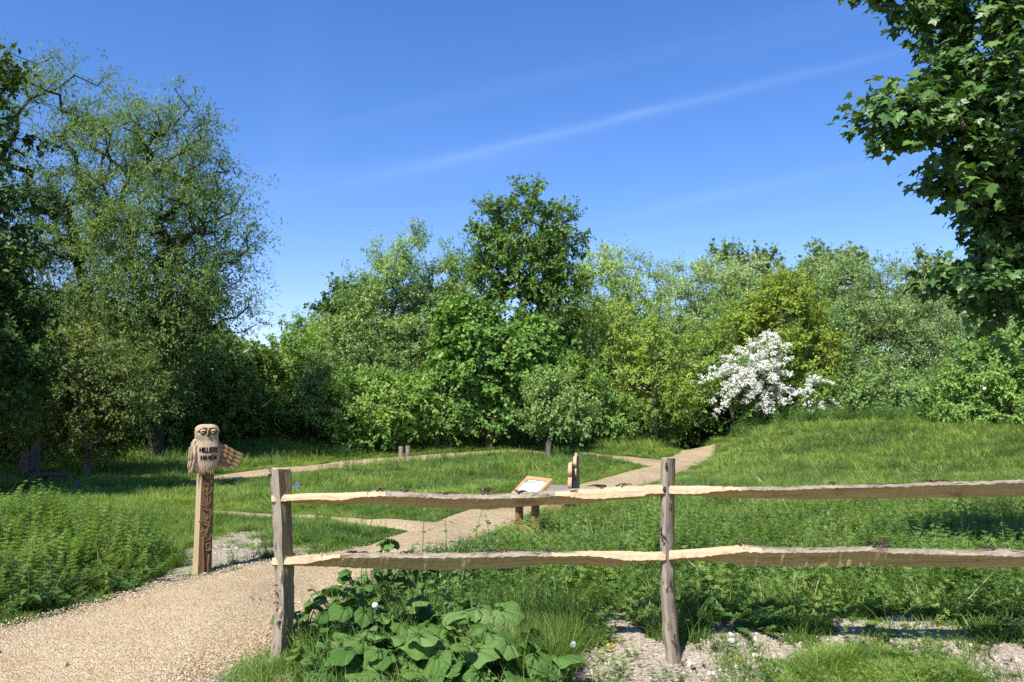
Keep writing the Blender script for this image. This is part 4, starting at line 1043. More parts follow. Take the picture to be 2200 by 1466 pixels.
# ------------------------------------------------------------------ the carved owl post
def owl():
    g = G(434, 1230)
    base = Vector((g.x, g.y, g.z - 0.02))
    S = 1.0
    root = empty('carved_owl_post', base, 'carved wooden owl on a carved post with HILLIERS HAVEN on its chest', 'sculpture')
    body_rz = math.radians(30)       # chest turned a little to the photo's right
    post_rz = math.radians(42)
    # post: square, carved face in front, pale sawn sides
    pr = bpy.data.objects.new('post', None)
    h = 1.03; a = 0.061
    R = Matrix.Rotation(post_rz, 3, 'Z')
    mb = MB()
    n = 14
    for i in range(n):
        z0, z1 = h * i / n, h * (i + 1) / n
        k0, k1 = 1.12 - 0.12 * i / n, 1.12 - 0.12 * (i + 1) / n
        vs = []
        for z, k in ((z0, k0), (z1, k1)):
            for sx, sy in ((-1, -1), (1, -1), (1, 1), (-1, 1)): vs.append(R @ Vector((sx * a * k, sy * a * k, z)))
        mb.add(vs, [(1, 2, 6, 5), (2, 3, 7, 6), (3, 0, 4, 7)], 0); mb.add(vs, [(0, 1, 5, 4)], 1)
    vs = [R @ Vector((sx * a, sy * a, h)) for sx, sy in ((-1, -1), (1, -1), (1, 1), (-1, 1))]
    mb.add(vs, [(0, 1, 2, 3)], 0)
    post = mb.build('post', [M['side'], M['relief']], root)
    # raised oak leaves, stems and acorn in the front face
    def relief(name, outline, cx, cz, ang, sx, sz, dep=0.014):
        mb = MB()
        k = 1.12 - 0.12 * cz / h
        fy = -a * k
        c, s = math.cos(ang), math.sin(ang)
        cx, sx = cx * 0.84, sx * 0.86
        P = [(x * sx, z * sz) for x, z in outline]
        P = [(x * c - z * s + cx, x * s + z * c + cz) for x, z in P]
        m = len(P)
        lo = [R @ Vector((x, fy + 0.004, z)) for x, z in P]
        hi = [R @ Vector((cx + (x - cx) * 0.8, fy - dep, cz + (z - cz) * 0.85)) for x, z in P]
        ce = R @ Vector((cx, fy - dep * 0.5, cz))
        mb.add(lo + hi + [ce], [(i, (i + 1) % m, m + (i + 1) % m, m + i) for i in range(m)] + [(m + i, m + (i + 1) % m, 2 * m) for i in range(m)])
        return mb.build(name, M['relief'], post)
    oak = [(0, -1), (0.28, -0.7), (0.2, -0.5), (0.5, -0.3), (0.3, -0.05), (0.55, 0.2), (0.3, 0.4), (0.35, 0.7), (0, 1), (-0.35, 0.7), (-0.3, 0.4), (-0.55, 0.2), (-0.3, -0.05), (-0.5, -0.3), (-0.2, -0.5), (-0.28, -0.7)]
    oval = [(math.sin(t * math.pi / 5) * 0.55, -math.cos(t * math.pi / 5)) for t in range(10)]
    for (x, z, an, sx, sz, sh) in [(-0.02, 0.96, 0.5, 0.05, 0.05, oval), (0.032, 0.97, -0.6, 0.05, 0.045, oval), (0.025, 0.90, -1.1, 0.06, 0.04, oval), (-0.03, 0.90, 0.9, 0.05, 0.045, oval), (0.03, 0.82, -0.4, 0.04, 0.05, oval), (-0.025, 0.80, 0.5, 0.045, 0.05, oak),
                               (0.02, 0.72, -0.3, 0.05, 0.06, oak), (-0.025, 0.65, 0.9, 0.05, 0.06, oak), (0.03, 0.58, -0.5, 0.05, 0.055, oak), (-0.02, 0.50, 1.1, 0.055, 0.065, oak), (-0.02, 0.40, 0.7, 0.06, 0.055, oak), (0.03, 0.36, -0.8, 0.055, 0.05, oak)]:
        relief('carved_leaf', sh, x, z, an, sx, sz)
    sq = [(-1, -1), (1, -1), (1, 1), (-1, 1)]
    relief('carved_book', sq, 0.028, 0.27, 0.05, 0.03, 0.04, 0.022)
    mb = MB()
    def stem(pts, r=0.008):
        mb.tube([R @ Vector((x * 0.84, -a * (1.12 - 0.12 * z / h) - 0.006, z)) for x, z in pts], r, 5)
    stem([(0.0, 0.99), (0.008, 0.9), (-0.004, 0.8), (0.006, 0.7)]); stem([(0.04, 0.56), (0.028, 0.48), (0.005, 0.42), (-0.012, 0.36)], 0.011)
    stem([(-0.03, 0.38), (-0.032, 0.25), (-0.02, 0.12), (-0.022, 0.0)], 0.010); stem([(0.04, 0.2), (0.03, 0.1), (0.035, 0.0)], 0.010); stem([(0.0, 0.7), (0.035, 0.64), (0.045, 0.56)], 0.007)
    mb.build('carved_stem', M['relief'], post)

    # body: lofted rings, squarish in plan
    prof = [(0.995, 0.078, 0.075), (1.02, 0.09, 0.085), (1.06, 0.108, 0.095), (1.11, 0.124, 0.102), (1.17, 0.132, 0.104), (1.23, 0.130, 0.102), (1.285, 0.118, 0.096), (1.325, 0.108, 0.092), (1.36, 0.109, 0.093), (1.40, 0.112, 0.093), (1.43, 0.108, 0.088), (1.452, 0.096, 0.078), (1.466, 0.074, 0.06), (1.472, 0.04, 0.034)]
    pz = np.array([p[0] for p in prof]); pw = np.array([p[1] for p in prof]); pd = np.array([p[2] for p in prof])
    nz, nt = 110, 110
    zs = np.linspace(0.995, 1.472, nz)
    Wd = np.interp(zs, pz, pw); Dp = np.interp(zs, pz, pd)
    # smooth the profile
    for _ in range(3):
        Wd[1:-1] = (Wd[:-2] + 2 * Wd[1:-1] + Wd[2:]) / 4; Dp[1:-1] = (Dp[:-2] + 2 * Dp[1:-1] + Dp[2:]) / 4
    def surf(x, z):
        """front surface: local depth (negative = towards the viewer) at x, z"""
        w = np.interp(z, zs, Wd); d = np.interp(z, zs, Dp)
        q = np.clip(np.abs(x) / w, 0, 0.999)
        return -d * (1 - q ** 2.6) ** (1 / 2.6)
    th = np.linspace(0, 2 * np.pi, nt, endpoint=False)
    ct, st = np.cos(th), np.sin(th)
    sup = lambda c: np.sign(c) * np.abs(c) ** (2 / 2.6)
    X = Wd[:, None] * sup(ct)[None]; Yy = Dp[:, None] * sup(st)[None]; Z = np.repeat(zs[:, None], nt, 1)
    front = (st[None] < -0.05) * 1.0
    disp = np.zeros_like(X)
    for ex in (-0.047, 0.047):
        r2 = ((X - ex) / 0.043) ** 2 + ((Z - 1.403) / 0.040) ** 2
        disp -= 0.024 * np.clip(1 - r2, 0, 1) ** 0.6 * front
        r3 = ((X - ex) / 0.055) ** 2 + ((Z - 1.405) / 0.052) ** 2
        disp += 0.010 * np.exp(-((r3 - 1.0) / 0.22) ** 2) * front * (Z > 1.395)
    face = np.exp(-((Z - 1.335) / 0.05) ** 2) * front
    disp += 0.006 * face * np.sin(np.arctan2(X * 1.0, Z - 1.42) * 46)                # ruff strokes round the face
    ch = (Z < 1.30) * front
    disp += 0.0035 * ch * np.sin(X * 420 + np.sin(Z * 60) * 2) * np.clip((1.0 + 0.06 - Z) / 0.06 + 0.25, 0, 1)
    back = 1 - front
    disp += 0.004 * back * np.sin(Z * 150 + np.sin(th[None] * 9) * 1.5)
    disp += 0.004 * (Z > 1.43) * np.sin(th[None] * 40) * 0.5
    nl = np.sqrt(ct ** 2 + st ** 2)
    X = X + disp * ct[None]; Yy = Yy + disp * st[None]
    V = np.stack([X, Yy, Z], -1).reshape(-1, 3)
    Rb = Matrix.Rotation(body_rz, 3, 'Z')
    Rn = np.array(Rb)
    i = np.arange((nz - 1) * nt).reshape(nz - 1, nt)
    j = np.roll(i, -1, 1)
    Fq = np.stack([i.ravel(), j.ravel(), (j + nt).ravel(), (i + nt).ravel()], 1)
    capt = np.array([[(nz - 1) * nt + k for k in range(nt)]]); capb = np.array([[k for k in range(nt)][::-1]])
    body = link('body', np_mesh('body', V @ Rn.T, [Fq, capt, capb], M['owl'], None, True), root)
    pt = lambda x, y, z: Rb @ Vector((x, y, z))

    # eyes: ball, heavy lid, burnt pupil rim
    def dome(name, c, rx, ry, rz, m, z_lo=-1.0, z_hi=1.0, par=body, tilt=0.0):
        mb = MB(); k, r = 14, 8
        vs = []
        for a_ in range(r + 1):
            zz = z_lo + (z_hi - z_lo) * a_ / r
            rr = math.sqrt(max(0, 1 - zz * zz))
            for b in range(k):
                t = math.pi + math.pi * b / (k - 1)
                vs.append(pt(c[0] + math.cos(t) * rr * rx, c[1] + math.sin(t) * rr * ry, c[2] + zz * rz + tilt * math.cos(t) * rr * rx))
        fs = [(a_ * k + b, a_ * k + b + 1, (a_ + 1) * k + b + 1, (a_ + 1) * k + b) for a_ in range(r) for b in range(k - 1)]
        mb.add(vs, fs)
        return mb.build(name, m, par, True)
    for ex, sg in ((-0.047, -1), (0.047, 1)):
        fy = float(surf(ex, 1.40)) + 0.016
        e = dome('eye', (ex, fy, 1.397), 0.030, 0.022, 0.026, M['owl'])
        dome('eyelid', (ex, fy - 0.001, 1.399), 0.033, 0.026, 0.030, M['owl'], 0.12, 1.0, body, -0.12 * sg)
        # pupil and lid line
        mb = MB()
        mb.tube([pt(ex + 0.012 + 0.006 * math.cos(t), fy - 0.022, 1.392 + 0.008 * math.sin(t)) for t in np.linspace(-1.9, 1.4, 9)], 0.0052, 5)
        mb.tube([pt(ex - 0.031 + 0.062 * t, fy - 0.006 - 0.021 * math.sin(math.pi * t), 1.402 - 0.006 * sg * (t - 0.5) + 0.004 * math.sin(math.pi * t)) for t in np.linspace(0, 1, 9)], 0.0036, 5)
        mb.tube([pt(ex - 0.030 + 0.060 * t, fy - 0.002 - 0.018 * math.sin(math.pi * t), 1.390 - 0.026 * math.sin(math.pi * t)) for t in np.linspace(0, 1, 9)], 0.0042, 5)
        mb.build('pupil', M['burnt'], body, True)
        mb = MB()
        pts = []
        for t in np.linspace(0, 1, 12):
            x = sg * (0.006 + 0.092 * t); z = 1.402 + 0.044 * math.sin(math.pi * (0.22 + 0.72 * t)) - 0.012 * t
            pts.append(pt(x, float(surf(x, z)) - 0.003, z))
        mb.tube(pts, [0.006 + 0.006 * math.sin(math.pi * t) for t in np.linspace(0, 1, 12)], 6)
        mb.build('brow', M['owl'], body, True)
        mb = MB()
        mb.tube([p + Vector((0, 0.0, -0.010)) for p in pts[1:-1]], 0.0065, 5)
        mb.build('brow_scorch_cut', M['burnt'], body, True)  # burnt line along the underside of the brow
    mb = MB()
    bz = [1.405, 1.385, 1.365, 1.348, 1.338]
    mb.tube([pt(0, float(surf(0, z)) - d, z) for z, d in zip(bz, (0.0, 0.010, 0.016, 0.012, 0.004))], [0.006, 0.011, 0.010, 0.006, 0.001], 7)
    mb.build('beak', M['burnt'], body, True)

    # feathers
    def feather_mesh():
        k, r = 10, 9
        vs, fs = [], []
        for a_ in range(r + 1):
            t = a_ / r
            w = 0.5 * (math.sin(math.pi * (0.12 + 0.86 * t)) ** 0.6) * (0.75 + 0.25 * t)
            for b in range(k):
                th_ = 2 * math.pi * b / k
                rid = 0.75 + 0.25 * abs(math.cos(th_))
                vs.append((math.cos(th_) * w, math.sin(th_) * 0.22 * w / 0.5 * rid - 0.10 * t * 0, -t))
        for a_ in range(r):
            for b in range(k): fs.append((a_ * k + b, a_ * k + (b + 1) % k, (a_ + 1) * k + (b + 1) % k, (a_ + 1) * k + b))
        fs.append(tuple(range(k))[::-1]); fs.append(tuple(r * k + b for b in range(k)))
        mb = MB(); mb.add(vs, fs)
        return mb
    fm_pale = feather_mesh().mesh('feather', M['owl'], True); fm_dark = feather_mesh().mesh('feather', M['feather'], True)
    def put(me, par, pos, ang, ln, wd, depth, yaw=0.0):
        o = link('feather', me, par)
        m4 = Matrix.Translation(pt(*pos)) @ Matrix.Rotation(body_rz + yaw, 4, 'Z') @ Matrix.Rotation(ang, 4, 'Y') @ Matrix.Diagonal((wd, depth, ln, 1))
        o.matrix_local = m4
        return o
    # folded wing on the photo's left: shoulder shell and layered feathers
    mb = MB(); k, r = 16, 12
    vs = []
    for a_ in range(r + 1):
        t = a_ / r; z = 1.325 - 0.30 * t
        w = 0.058 * math.sin(math.pi * min(1, 0.03 + 0.95 * t)) ** 0.5 * (1 - 0.25 * t) + 0.004
        for b in range(k):
            th_ = 2 * math.pi * b / k
            vs.append(pt(-0.104 - 0.016 * math.sin(math.pi * t) + 0.06 * t * t + math.cos(th_) * w * 0.75, -0.005 + math.sin(th_) * w * 1.35, z))
    fs = [(a_ * k + b, a_ * k + (b + 1) % k, (a_ + 1) * k + (b + 1) % k, (a_ + 1) * k + b) for a_ in range(r) for b in range(k)] + [tuple(range(k))[::-1], tuple(r * k + b for b in range(k))]
    mb.add(vs, fs)
    fold = mb.build('folded_wing', M['owl'], root, True)
    for (x, y, z, an, ln, wd) in [(-0.120, -0.055, 1.315, 0.10, 0.085, 0.055), (-0.142, -0.030, 1.300, 0.15, 0.085, 0.055), (-0.110, -0.075, 1.270, 0.0, 0.085, 0.05), (-0.143, -0.052, 1.262, 0.08, 0.09, 0.055), (-0.158, -0.02, 1.25, 0.12, 0.09, 0.055),
                              (-0.112, -0.084, 1.215, -0.12, 0.09, 0.048), (-0.142, -0.062, 1.205, -0.06, 0.09, 0.05), (-0.160, -0.03, 1.20, 0.0, 0.09, 0.05), (-0.112, -0.080, 1.155, -0.28, 0.10, 0.045), (-0.138, -0.058, 1.145, -0.24, 0.10, 0.048), (-0.152, -0.025, 1.14, -0.2, 0.10, 0.05),
                              (-0.115, -0.065, 1.10, -0.4, 0.10, 0.042), (-0.128, -0.045, 1.09, -0.42, 0.11, 0.045)]:
        put(fm_pale, fold, (x + 0.006, y, z), -an, ln * 1.15, wd * 1.15, 0.045, 0.55)
    # spread wing: three rows of overlapping feathers, scorched at their roots
    spread = MB()
    ow = [(0.095, 1.285), (0.17, 1.255), (0.22, 1.21), (0.24, 1.17), (0.225, 1.10), (0.19, 1.05), (0.12, 1.06), (0.10, 1.12)]
    vs = [pt(x, -0.012, z) for x, z in ow] + [pt(x, 0.026, z) for x, z in ow]
    m = len(ow)
    spread.add(vs, [tuple(range(m))[::-1], tuple(range(m, 2 * m))] + [(i_, (i_ + 1) % m, m + (i_ + 1) % m, m + i_) for i_ in range(m)])
    wing = spread.build('spread_wing', M['burnt'], root)
    q = math.radians
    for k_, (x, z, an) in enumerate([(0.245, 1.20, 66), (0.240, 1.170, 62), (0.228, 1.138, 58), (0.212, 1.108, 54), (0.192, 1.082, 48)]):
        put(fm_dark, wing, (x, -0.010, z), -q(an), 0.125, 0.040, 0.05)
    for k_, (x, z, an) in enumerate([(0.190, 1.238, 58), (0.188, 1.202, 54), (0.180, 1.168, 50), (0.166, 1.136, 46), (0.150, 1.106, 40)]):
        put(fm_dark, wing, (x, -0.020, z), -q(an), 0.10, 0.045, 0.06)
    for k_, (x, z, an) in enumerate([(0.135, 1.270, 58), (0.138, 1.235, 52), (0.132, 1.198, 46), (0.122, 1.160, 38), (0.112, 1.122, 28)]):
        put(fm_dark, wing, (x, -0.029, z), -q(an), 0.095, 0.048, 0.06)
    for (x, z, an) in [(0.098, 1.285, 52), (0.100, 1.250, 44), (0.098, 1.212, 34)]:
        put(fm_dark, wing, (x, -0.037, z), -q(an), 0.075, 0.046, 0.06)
    # toes gripping the post top
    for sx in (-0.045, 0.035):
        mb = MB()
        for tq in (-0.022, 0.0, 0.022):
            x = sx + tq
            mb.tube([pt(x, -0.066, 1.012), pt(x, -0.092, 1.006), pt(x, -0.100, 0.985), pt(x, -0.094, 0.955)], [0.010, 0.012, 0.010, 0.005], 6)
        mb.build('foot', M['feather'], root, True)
    # lettering burnt into the chest
    GL = {'H': [[(0, 0), (0, 1)], [(0.6, 0), (0.6, 1)], [(0, 0.5), (0.6, 0.5)]], 'I': [[(0.1, 0), (0.1, 1)]], 'L': [[(0, 1), (0, 0), (0.5, 0)]], 'E': [[(0.55, 1), (0, 1), (0, 0), (0.55, 0)], [(0, 0.52), (0.45, 0.52)]],
          'R': [[(0, 0), (0, 1), (0.4, 1), (0.52, 0.85), (0.52, 0.66), (0.4, 0.5), (0, 0.5)], [(0.25, 0.5), (0.56, 0)]], 'S': [[(0.55, 0.9), (0.4, 1), (0.15, 1), (0.02, 0.86), (0.05, 0.66), (0.5, 0.4), (0.55, 0.2), (0.42, 0.0), (0.14, 0), (0, 0.12)]],
          'A': [[(0, 0), (0.3, 1), (0.6, 0)], [(0.12, 0.38), (0.48, 0.38)]], 'V': [[(0, 1), (0.3, 0), (0.6, 1)]], 'N': [[(0, 0), (0, 1), (0.55, 0), (0.55, 1)]]}
    ADV = {'H': 0.85, 'I': 0.40, 'L': 0.66, 'E': 0.76, 'R': 0.76, 'S': 0.78, 'A': 0.82, 'V': 0.78, 'N': 0.8}
    def word(txt, x0, x1, z, hgt, slope):
        tot = sum(ADV[c] for c in txt) - 0.2
        s = (x1 - x0) / tot
        x = x0
        for k_, c in enumerate(txt):
            mb = MB()
            for st_ in GL[c]:
                for p, q2 in zip(st_[:-1], st_[1:]):
                    pp = []
                    for t in np.linspace(0, 1, 5):
                        u = x + (p[0] + (q2[0] - p[0]) * t) * s; zz = z + (p[1] + (q2[1] - p[1]) * t) * hgt + slope * (u - x0)
                        pp.append(pt(u, float(surf(u, zz)) - 0.0025, zz))
                    mb.tube(pp, 0.0055, 5)
            mb.build('letter', M['black'], body)
            x += ADV[c] * s
    word('HILLIERS', -0.075, 0.098, 1.198, 0.048, -0.02)
    word('HAVEN', -0.062, 0.082, 1.122, 0.044, 0.0)
owl()

# ------------------------------------------------------------------ information board, carved bench, stumps, logs, dark post
def board_and_bench():
    TLp, TRp = Vector((0.208, 10.24, 0.76)), Vector((0.498, 9.74, 0.76))
    e1 = (TRp - TLp).normalized(); W = (TRp - TLp).length
    dn = Vector((e1.y, -e1.x, 0)).normalized()
    if dn.x > 0: dn = -dn
    el = math.radians(40)
    e2 = (dn * math.cos(el) + Vector((0, 0, -math.sin(el)))).normalized()
    nrm = e1.cross(e2).normalized()
    if nrm.z < 0: nrm = -nrm
    D = 0.43
    c = (TLp + TRp) / 2 + e2 * D / 2
    gx, gy = c.x, c.y
    base = Vector((gx, gy, gz(gx, gy) - 0.02))
    root = empty('information_board', base, 'low slanted information board in an oak frame beside the gravel path', 'sign')
    R = Matrix((e1, e2, nrm)).transposed()
    fr = 0.055
    mb = MB()
    cc = c - base
    mb.box(cc + e2 * (-D / 2 + fr / 2), (W, fr, 0.045), R); mb.box(cc + e2 * (D / 2 - fr / 2), (W, fr, 0.045), R)
    mb.box(cc + e1 * (-W / 2 + fr / 2), (fr, D - 2 * fr, 0.043), R); mb.box(cc + e1 * (W / 2 - fr / 2), (fr, D - 2 * fr, 0.043), R)
    f = bevel(mb.build('frame', M['oak'], root), 0.004)
    # print: white sheet with a heading line, pictures and text lines (too small to read in the photo)
    t = NT('printed_panel')
    co = t.n('ShaderNodeUVMap').outputs[0]
    sx = t.n('ShaderNodeSeparateXYZ'); t.put(sx.inputs[0], co)
    nz = t.noise(t.mapped(co, (5, 5, 1)), 1.0, 2)
    blot = t.ramp(nz, [(0.58, (0.52, 0.54, 0.53)), (0.64, (0.32, 0.42, 0.28)), (0.8, (0.26, 0.33, 0.40))])
    pm = t.done(t.principled(blot, 0.4, None, 0.4))
    mb = MB()
    w2, d2 = W / 2 - fr + 0.004, D / 2 - fr + 0.004
    cs = [cc + e1 * sx_ * w2 + e2 * sy * d2 + nrm * 0.010 for sx_, sy in ((-1, 1), (1, 1), (1, -1), (-1, -1))]
    lo = [p - nrm * 0.02 for p in cs]
    mb.add(cs + lo, [(0, 1, 2, 3), (7, 6, 5, 4), (0, 4, 5, 1), (1, 5, 6, 2), (2, 6, 7, 3), (3, 7, 4, 0)], 0, [(0, 0), (1, 0), (1, 1), (0, 1)] * 2)
    pnl = mb.build('panel', pm, root)
    ink = flat('print_green', (0.25, 0.38, 0.22)); ink2 = flat('print_dark', (0.07, 0.08, 0.08)); ink3 = flat('print_blue', (0.35, 0.45, 0.62))
    def mark(x, y, w, h_, m):
        b = MB(); p0 = cc + e1 * x + e2 * y + nrm * 0.0125
        b.add([p0, p0 + e1 * w, p0 + e1 * w + e2 * h_, p0 + e2 * h_], [(0, 1, 2, 3)])
        b.build('print', m, pnl)
    mark(-0.222, -0.150, 0.03, 0.05, ink2); mark(-0.18, -0.145, 0.20, 0.034, ink); mark(0.06, -0.06, 0.05, 0.05, ink3); mark(-0.21, 0.06, 0.012, 0.08, ink2)
    mark(-0.14, 0.02, 0.10, 0.010, ink2); mark(-0.02, 0.06, 0.09, 0.06, ink); mark(-0.14, 0.05, 0.08, 0.008, ink2); mark(0.10, -0.10, 0.07, 0.008, ink2)
    # legs and low tie bar
    Rz = Matrix((e1, dn, Vector((0, 0, 1)))).transposed()
    for s in (-1, 1):
        p = c + e1 * s * 0.19 + dn * 0.03
        top = c.z - 0.03
        mb = MB(); mb.box(Vector((p.x, p.y, (top + base.z) / 2)) - base, (0.075, 0.075, top - base.z + 0.02), Rz)
        bevel(mb.build('leg', M['oak_leg'], root), 0.004)
    mb = MB(); mb.box(c - base + dn * 0.03 + Vector((0, 0, -(c.z - base.z) + 0.13)), (0.31, 0.05, 0.14), Rz)
    bevel(mb.build('tie_bar', M['oak_leg'], root), 0.004)

    # carved bench, seen almost end-on: seat to the left of an upright lobed back
    g = Vector((0.93, 12.7, gz(0.93, 12.7)))
    root = empty('carved_bench', g, 'carved wooden bench with wavy-edged back seen end-on beside the path', 'bench')
    ang = math.radians(-8)
    Rz = Matrix.Rotation(ang, 3, 'Z')
    def slab(name, outline, x0, x1, m, parent, edge_m=None):
        # outline in (along, z); thickness from x0 to x1
        mb = MB(); k = len(outline)
        vs = [Rz @ Vector((x0, y, z)) for y, z in outline] + [Rz @ Vector((x1, y, z)) for y, z in outline]
        mb.add(vs, [tuple(range(k)), tuple(range(k, 2 * k))[::-1]], 1, [(y + 3, z) for y, z in outline] * 2)
        mb.add(vs, [(i, k + i, k + (i + 1) % k, (i + 1) % k) for i in range(k)], 0, [(z * 0.6, x0) for y, z in outline] + [(z * 0.6, x1) for y, z in outline])
        return bevel(mb.build(name, [M['bench'], M['bench_side']], parent), 0.006)
    def lobed(y0, y1, zlo, zhi, n, amp):
        pts = [(y0 + 0.10, zlo)]
        # near edge bulges in rounded lobes, rising to a peak
        for i in range(n * 6 + 1):
            t = i / (n * 6)
            b = abs(math.sin(math.pi * t * n)) ** 0.7 * amp
            pts.append((y0 + 0.16 * t * t - b + 0.02, zlo + 0.08 + (zhi - zlo - 0.08) * t))
        for i in range(n * 6 + 1):
            t = 1 - i / (n * 6)
            b = abs(math.sin(math.pi * t * n)) ** 0.7 * amp
            pts.append((y1 - 0.16 * t * t + b - 0.02, zlo + 0.08 + (zhi - zlo - 0.08) * t))
        pts.append((y1 - 0.10, zlo))
        return pts
    slab('backrest', lobed(-0.55, 0.15, 0.10, 0.78, 3, 0.09), -0.015, 0.040, None, root)
    slab('backrest', lobed(-0.30, 0.60, 0.10, 0.87, 4, 0.09), 0.045, 0.095, None, root)
    mb = MB(); mb.box(Rz @ Vector((-0.21, 0.0, 0.345)), (0.36, 1.10, 0.06), Rz)
    bevel(mb.build('seat', M['grey_log'], root), 0.012)
    for y in (-0.42, 0.42):
        mb = MB(); mb.box(Rz @ Vector((-0.20, y, 0.155)), (0.26, 0.10, 0.33), Rz)
        bevel(mb.build('leg', M['bench_side'], root), 0.01)
    mb = MB(); mb.tube([Rz @ Vector((0.07, 0.13, 0.86)), Rz @ Vector((0.07, 0.13, 0.90)), Rz @ Vector((0.07, 0.13, 0.915))], [0.025, 0.025, 0.015], 8)
    mb.build('finial', M['bench'], root)
board_and_bench()

def round_log(name, p0, p1, r, label, group=None, cat='log', seed=0):
    rs = random.Random(seed)
    p0, p1 = Vector(p0), Vector(p1)
    root = empty(name, p0, label, cat, group)
    mb = MB(); n = 9
    pts = [(p1 - p0) * (i / n) + Vector((rs.uniform(-1, 1), rs.uniform(-1, 1), rs.uniform(-1, 1))) * r * 0.10 for i in range(n + 1)]
    mb.tube(pts, [r * rs.uniform(0.92, 1.08) for _ in pts], 10, cap=False)
    mb.build('bark', M['grey_log'], root, True)
    for e, q in ((0, -1), (n, 1)):
        d = (p1 - p0).normalized() * q
        a = d.cross(Vector((0.2, 0.1, 1))).normalized(); b = d.cross(a)
        mb = MB()
        vs = [pts[e] + d * 0.006] + [pts[e] + (a * math.cos(t) + b * math.sin(t)) * r * 0.98 + d * 0.002 for t in np.linspace(0, 2 * math.pi, 12, endpoint=False)]
        mb.add(vs, [(0, 1 + j, 1 + (j + 1) % 12) for j in range(12)])
        mb.build('cut_end', M['log_end'], root)
    return root

def small_things():
    # two upright stumps by the upper path
    for k, (px, lb, dy) in enumerate(((861.5, 'left of two short upright log stumps beside the upper path', 0), (875.5, 'right and taller of two short upright log stumps beside the upper path', 0.1))):
        g = G(px, 983)
        g = Vector((g.x, g.y + dy, gz(g.x, g.y)))
        root = round_log('log_stump', g - Vector((0, 0, 0.05)), g + Vector((0.0, 0, 0.36 + 0.03 * k)), 0.085, lb, 'upright log stumps', 'stump', k)
    # logs lying beyond the right fence post
    for k, (x0, x1, py, r, lb) in enumerate(((1527, 1636, 1079, 0.045, 'long grey log lying on the grass below the upper right rail'), (1640, 1706, 1078, 0.050, 'pale shorter log lying end to end with the grey one'), (1512, 1526, 1076, 0.055, 'stubby log chunk next to the right fence post'))):
        a, b = G(x0, py + 3), G(x1, py + 2 + k)
        round_log('log', a + Vector((0, 0, r * 0.8)), b + Vector((0, 0, r * 0.8)), r, lb, 'logs on the grass', 'log', 10 + k)
    for k, (x0, y0, x1, y1, r, lb) in enumerate(((1446, 1045, 1502, 1044, 0.025, 'pale peeled stick lying behind the right fence post'), (1627, 1037, 1646, 1049, 0.03, 'pale broken stick slanting up from the bank'))):
        a, b = G(x0, y0 + 4), G(x1, y1 + 3)
        if k: a = a + Vector((0, 0, 0.12))
        mb = MB(); mb.tube([Vector((0, 0, r)), (b - a) * 0.5 + Vector((0, 0.02, r * 1.3)), (b - a) + Vector((0, 0, r))], [r, r * 1.1, r * 0.8], 7)
        o = mb.build('stick', M['log_end']); o.location = a
        tag(o, lb, 'stick', 'sticks on the ground')
    # old dark post with a notched block, and a plank seat
    p = at(64, 1040, 17.5); z0 = gz(p.x, p.y)
    root = empty('notched_post', (p.x, p.y, z0), 'old dark wooden post with notched block in the shade of the left trees', 'post')
    mb = MB(); mb.box((0.06, 0.05, 0.42), (0.14, 0.14, 0.98), None, 0, 0.96); bevel(mb.build('upright', M['shade_toned_wood'], root), 0.012)
    mb = MB(); mb.box((-0.07, -0.06, 0.52), (0.19, 0.13, 0.46)); bevel(mb.build('block', M['shade_toned_wood'], root), 0.015)
    mb = MB(); mb.box((0.065, -0.055, 0.54), (0.07, 0.12, 0.40)); s = bevel(mb.build('notched_strip', M['shade_toned_wood'], root), 0.01)
    for k in range(3):
        mb = MB(); mb.box((0.065, -0.117, 0.64 - k * 0.09), (0.04, 0.012, 0.035)); mb.build('notch', M['burnt'], s)
    p2 = at(112, 1030, 17.6); z2 = gz(p2.x, p2.y)
    root = empty('plank_seat', (p2.x, p2.y, z2), 'low plank seat joined beside the old dark post', 'bench')
    mb = MB(); mb.box((0, 0, 0.25), (0.64, 0.28, 0.08)); bevel(mb.build('plank', M['shade_toned_wood'], root), 0.012)
    for sx in (-0.2, 0.22):
        mb = MB(); mb.box((sx, 0.0, 0.10), (0.10, 0.20, 0.24)); bevel(mb.build('leg', M['shade_toned_wood'], root), 0.01)
small_things()

# ------------------------------------------------------------------ small vegetation: prototypes for scattering
PROTO = {}
def proto(key, meshes):
    c = bpy.data.collections.new('proto_' + key)
    for k, me in enumerate(meshes):
        o = bpy.data.objects.new('%s_%02d' % (key, k), me)
        c.objects.link(o)
    PROTO[key] = c

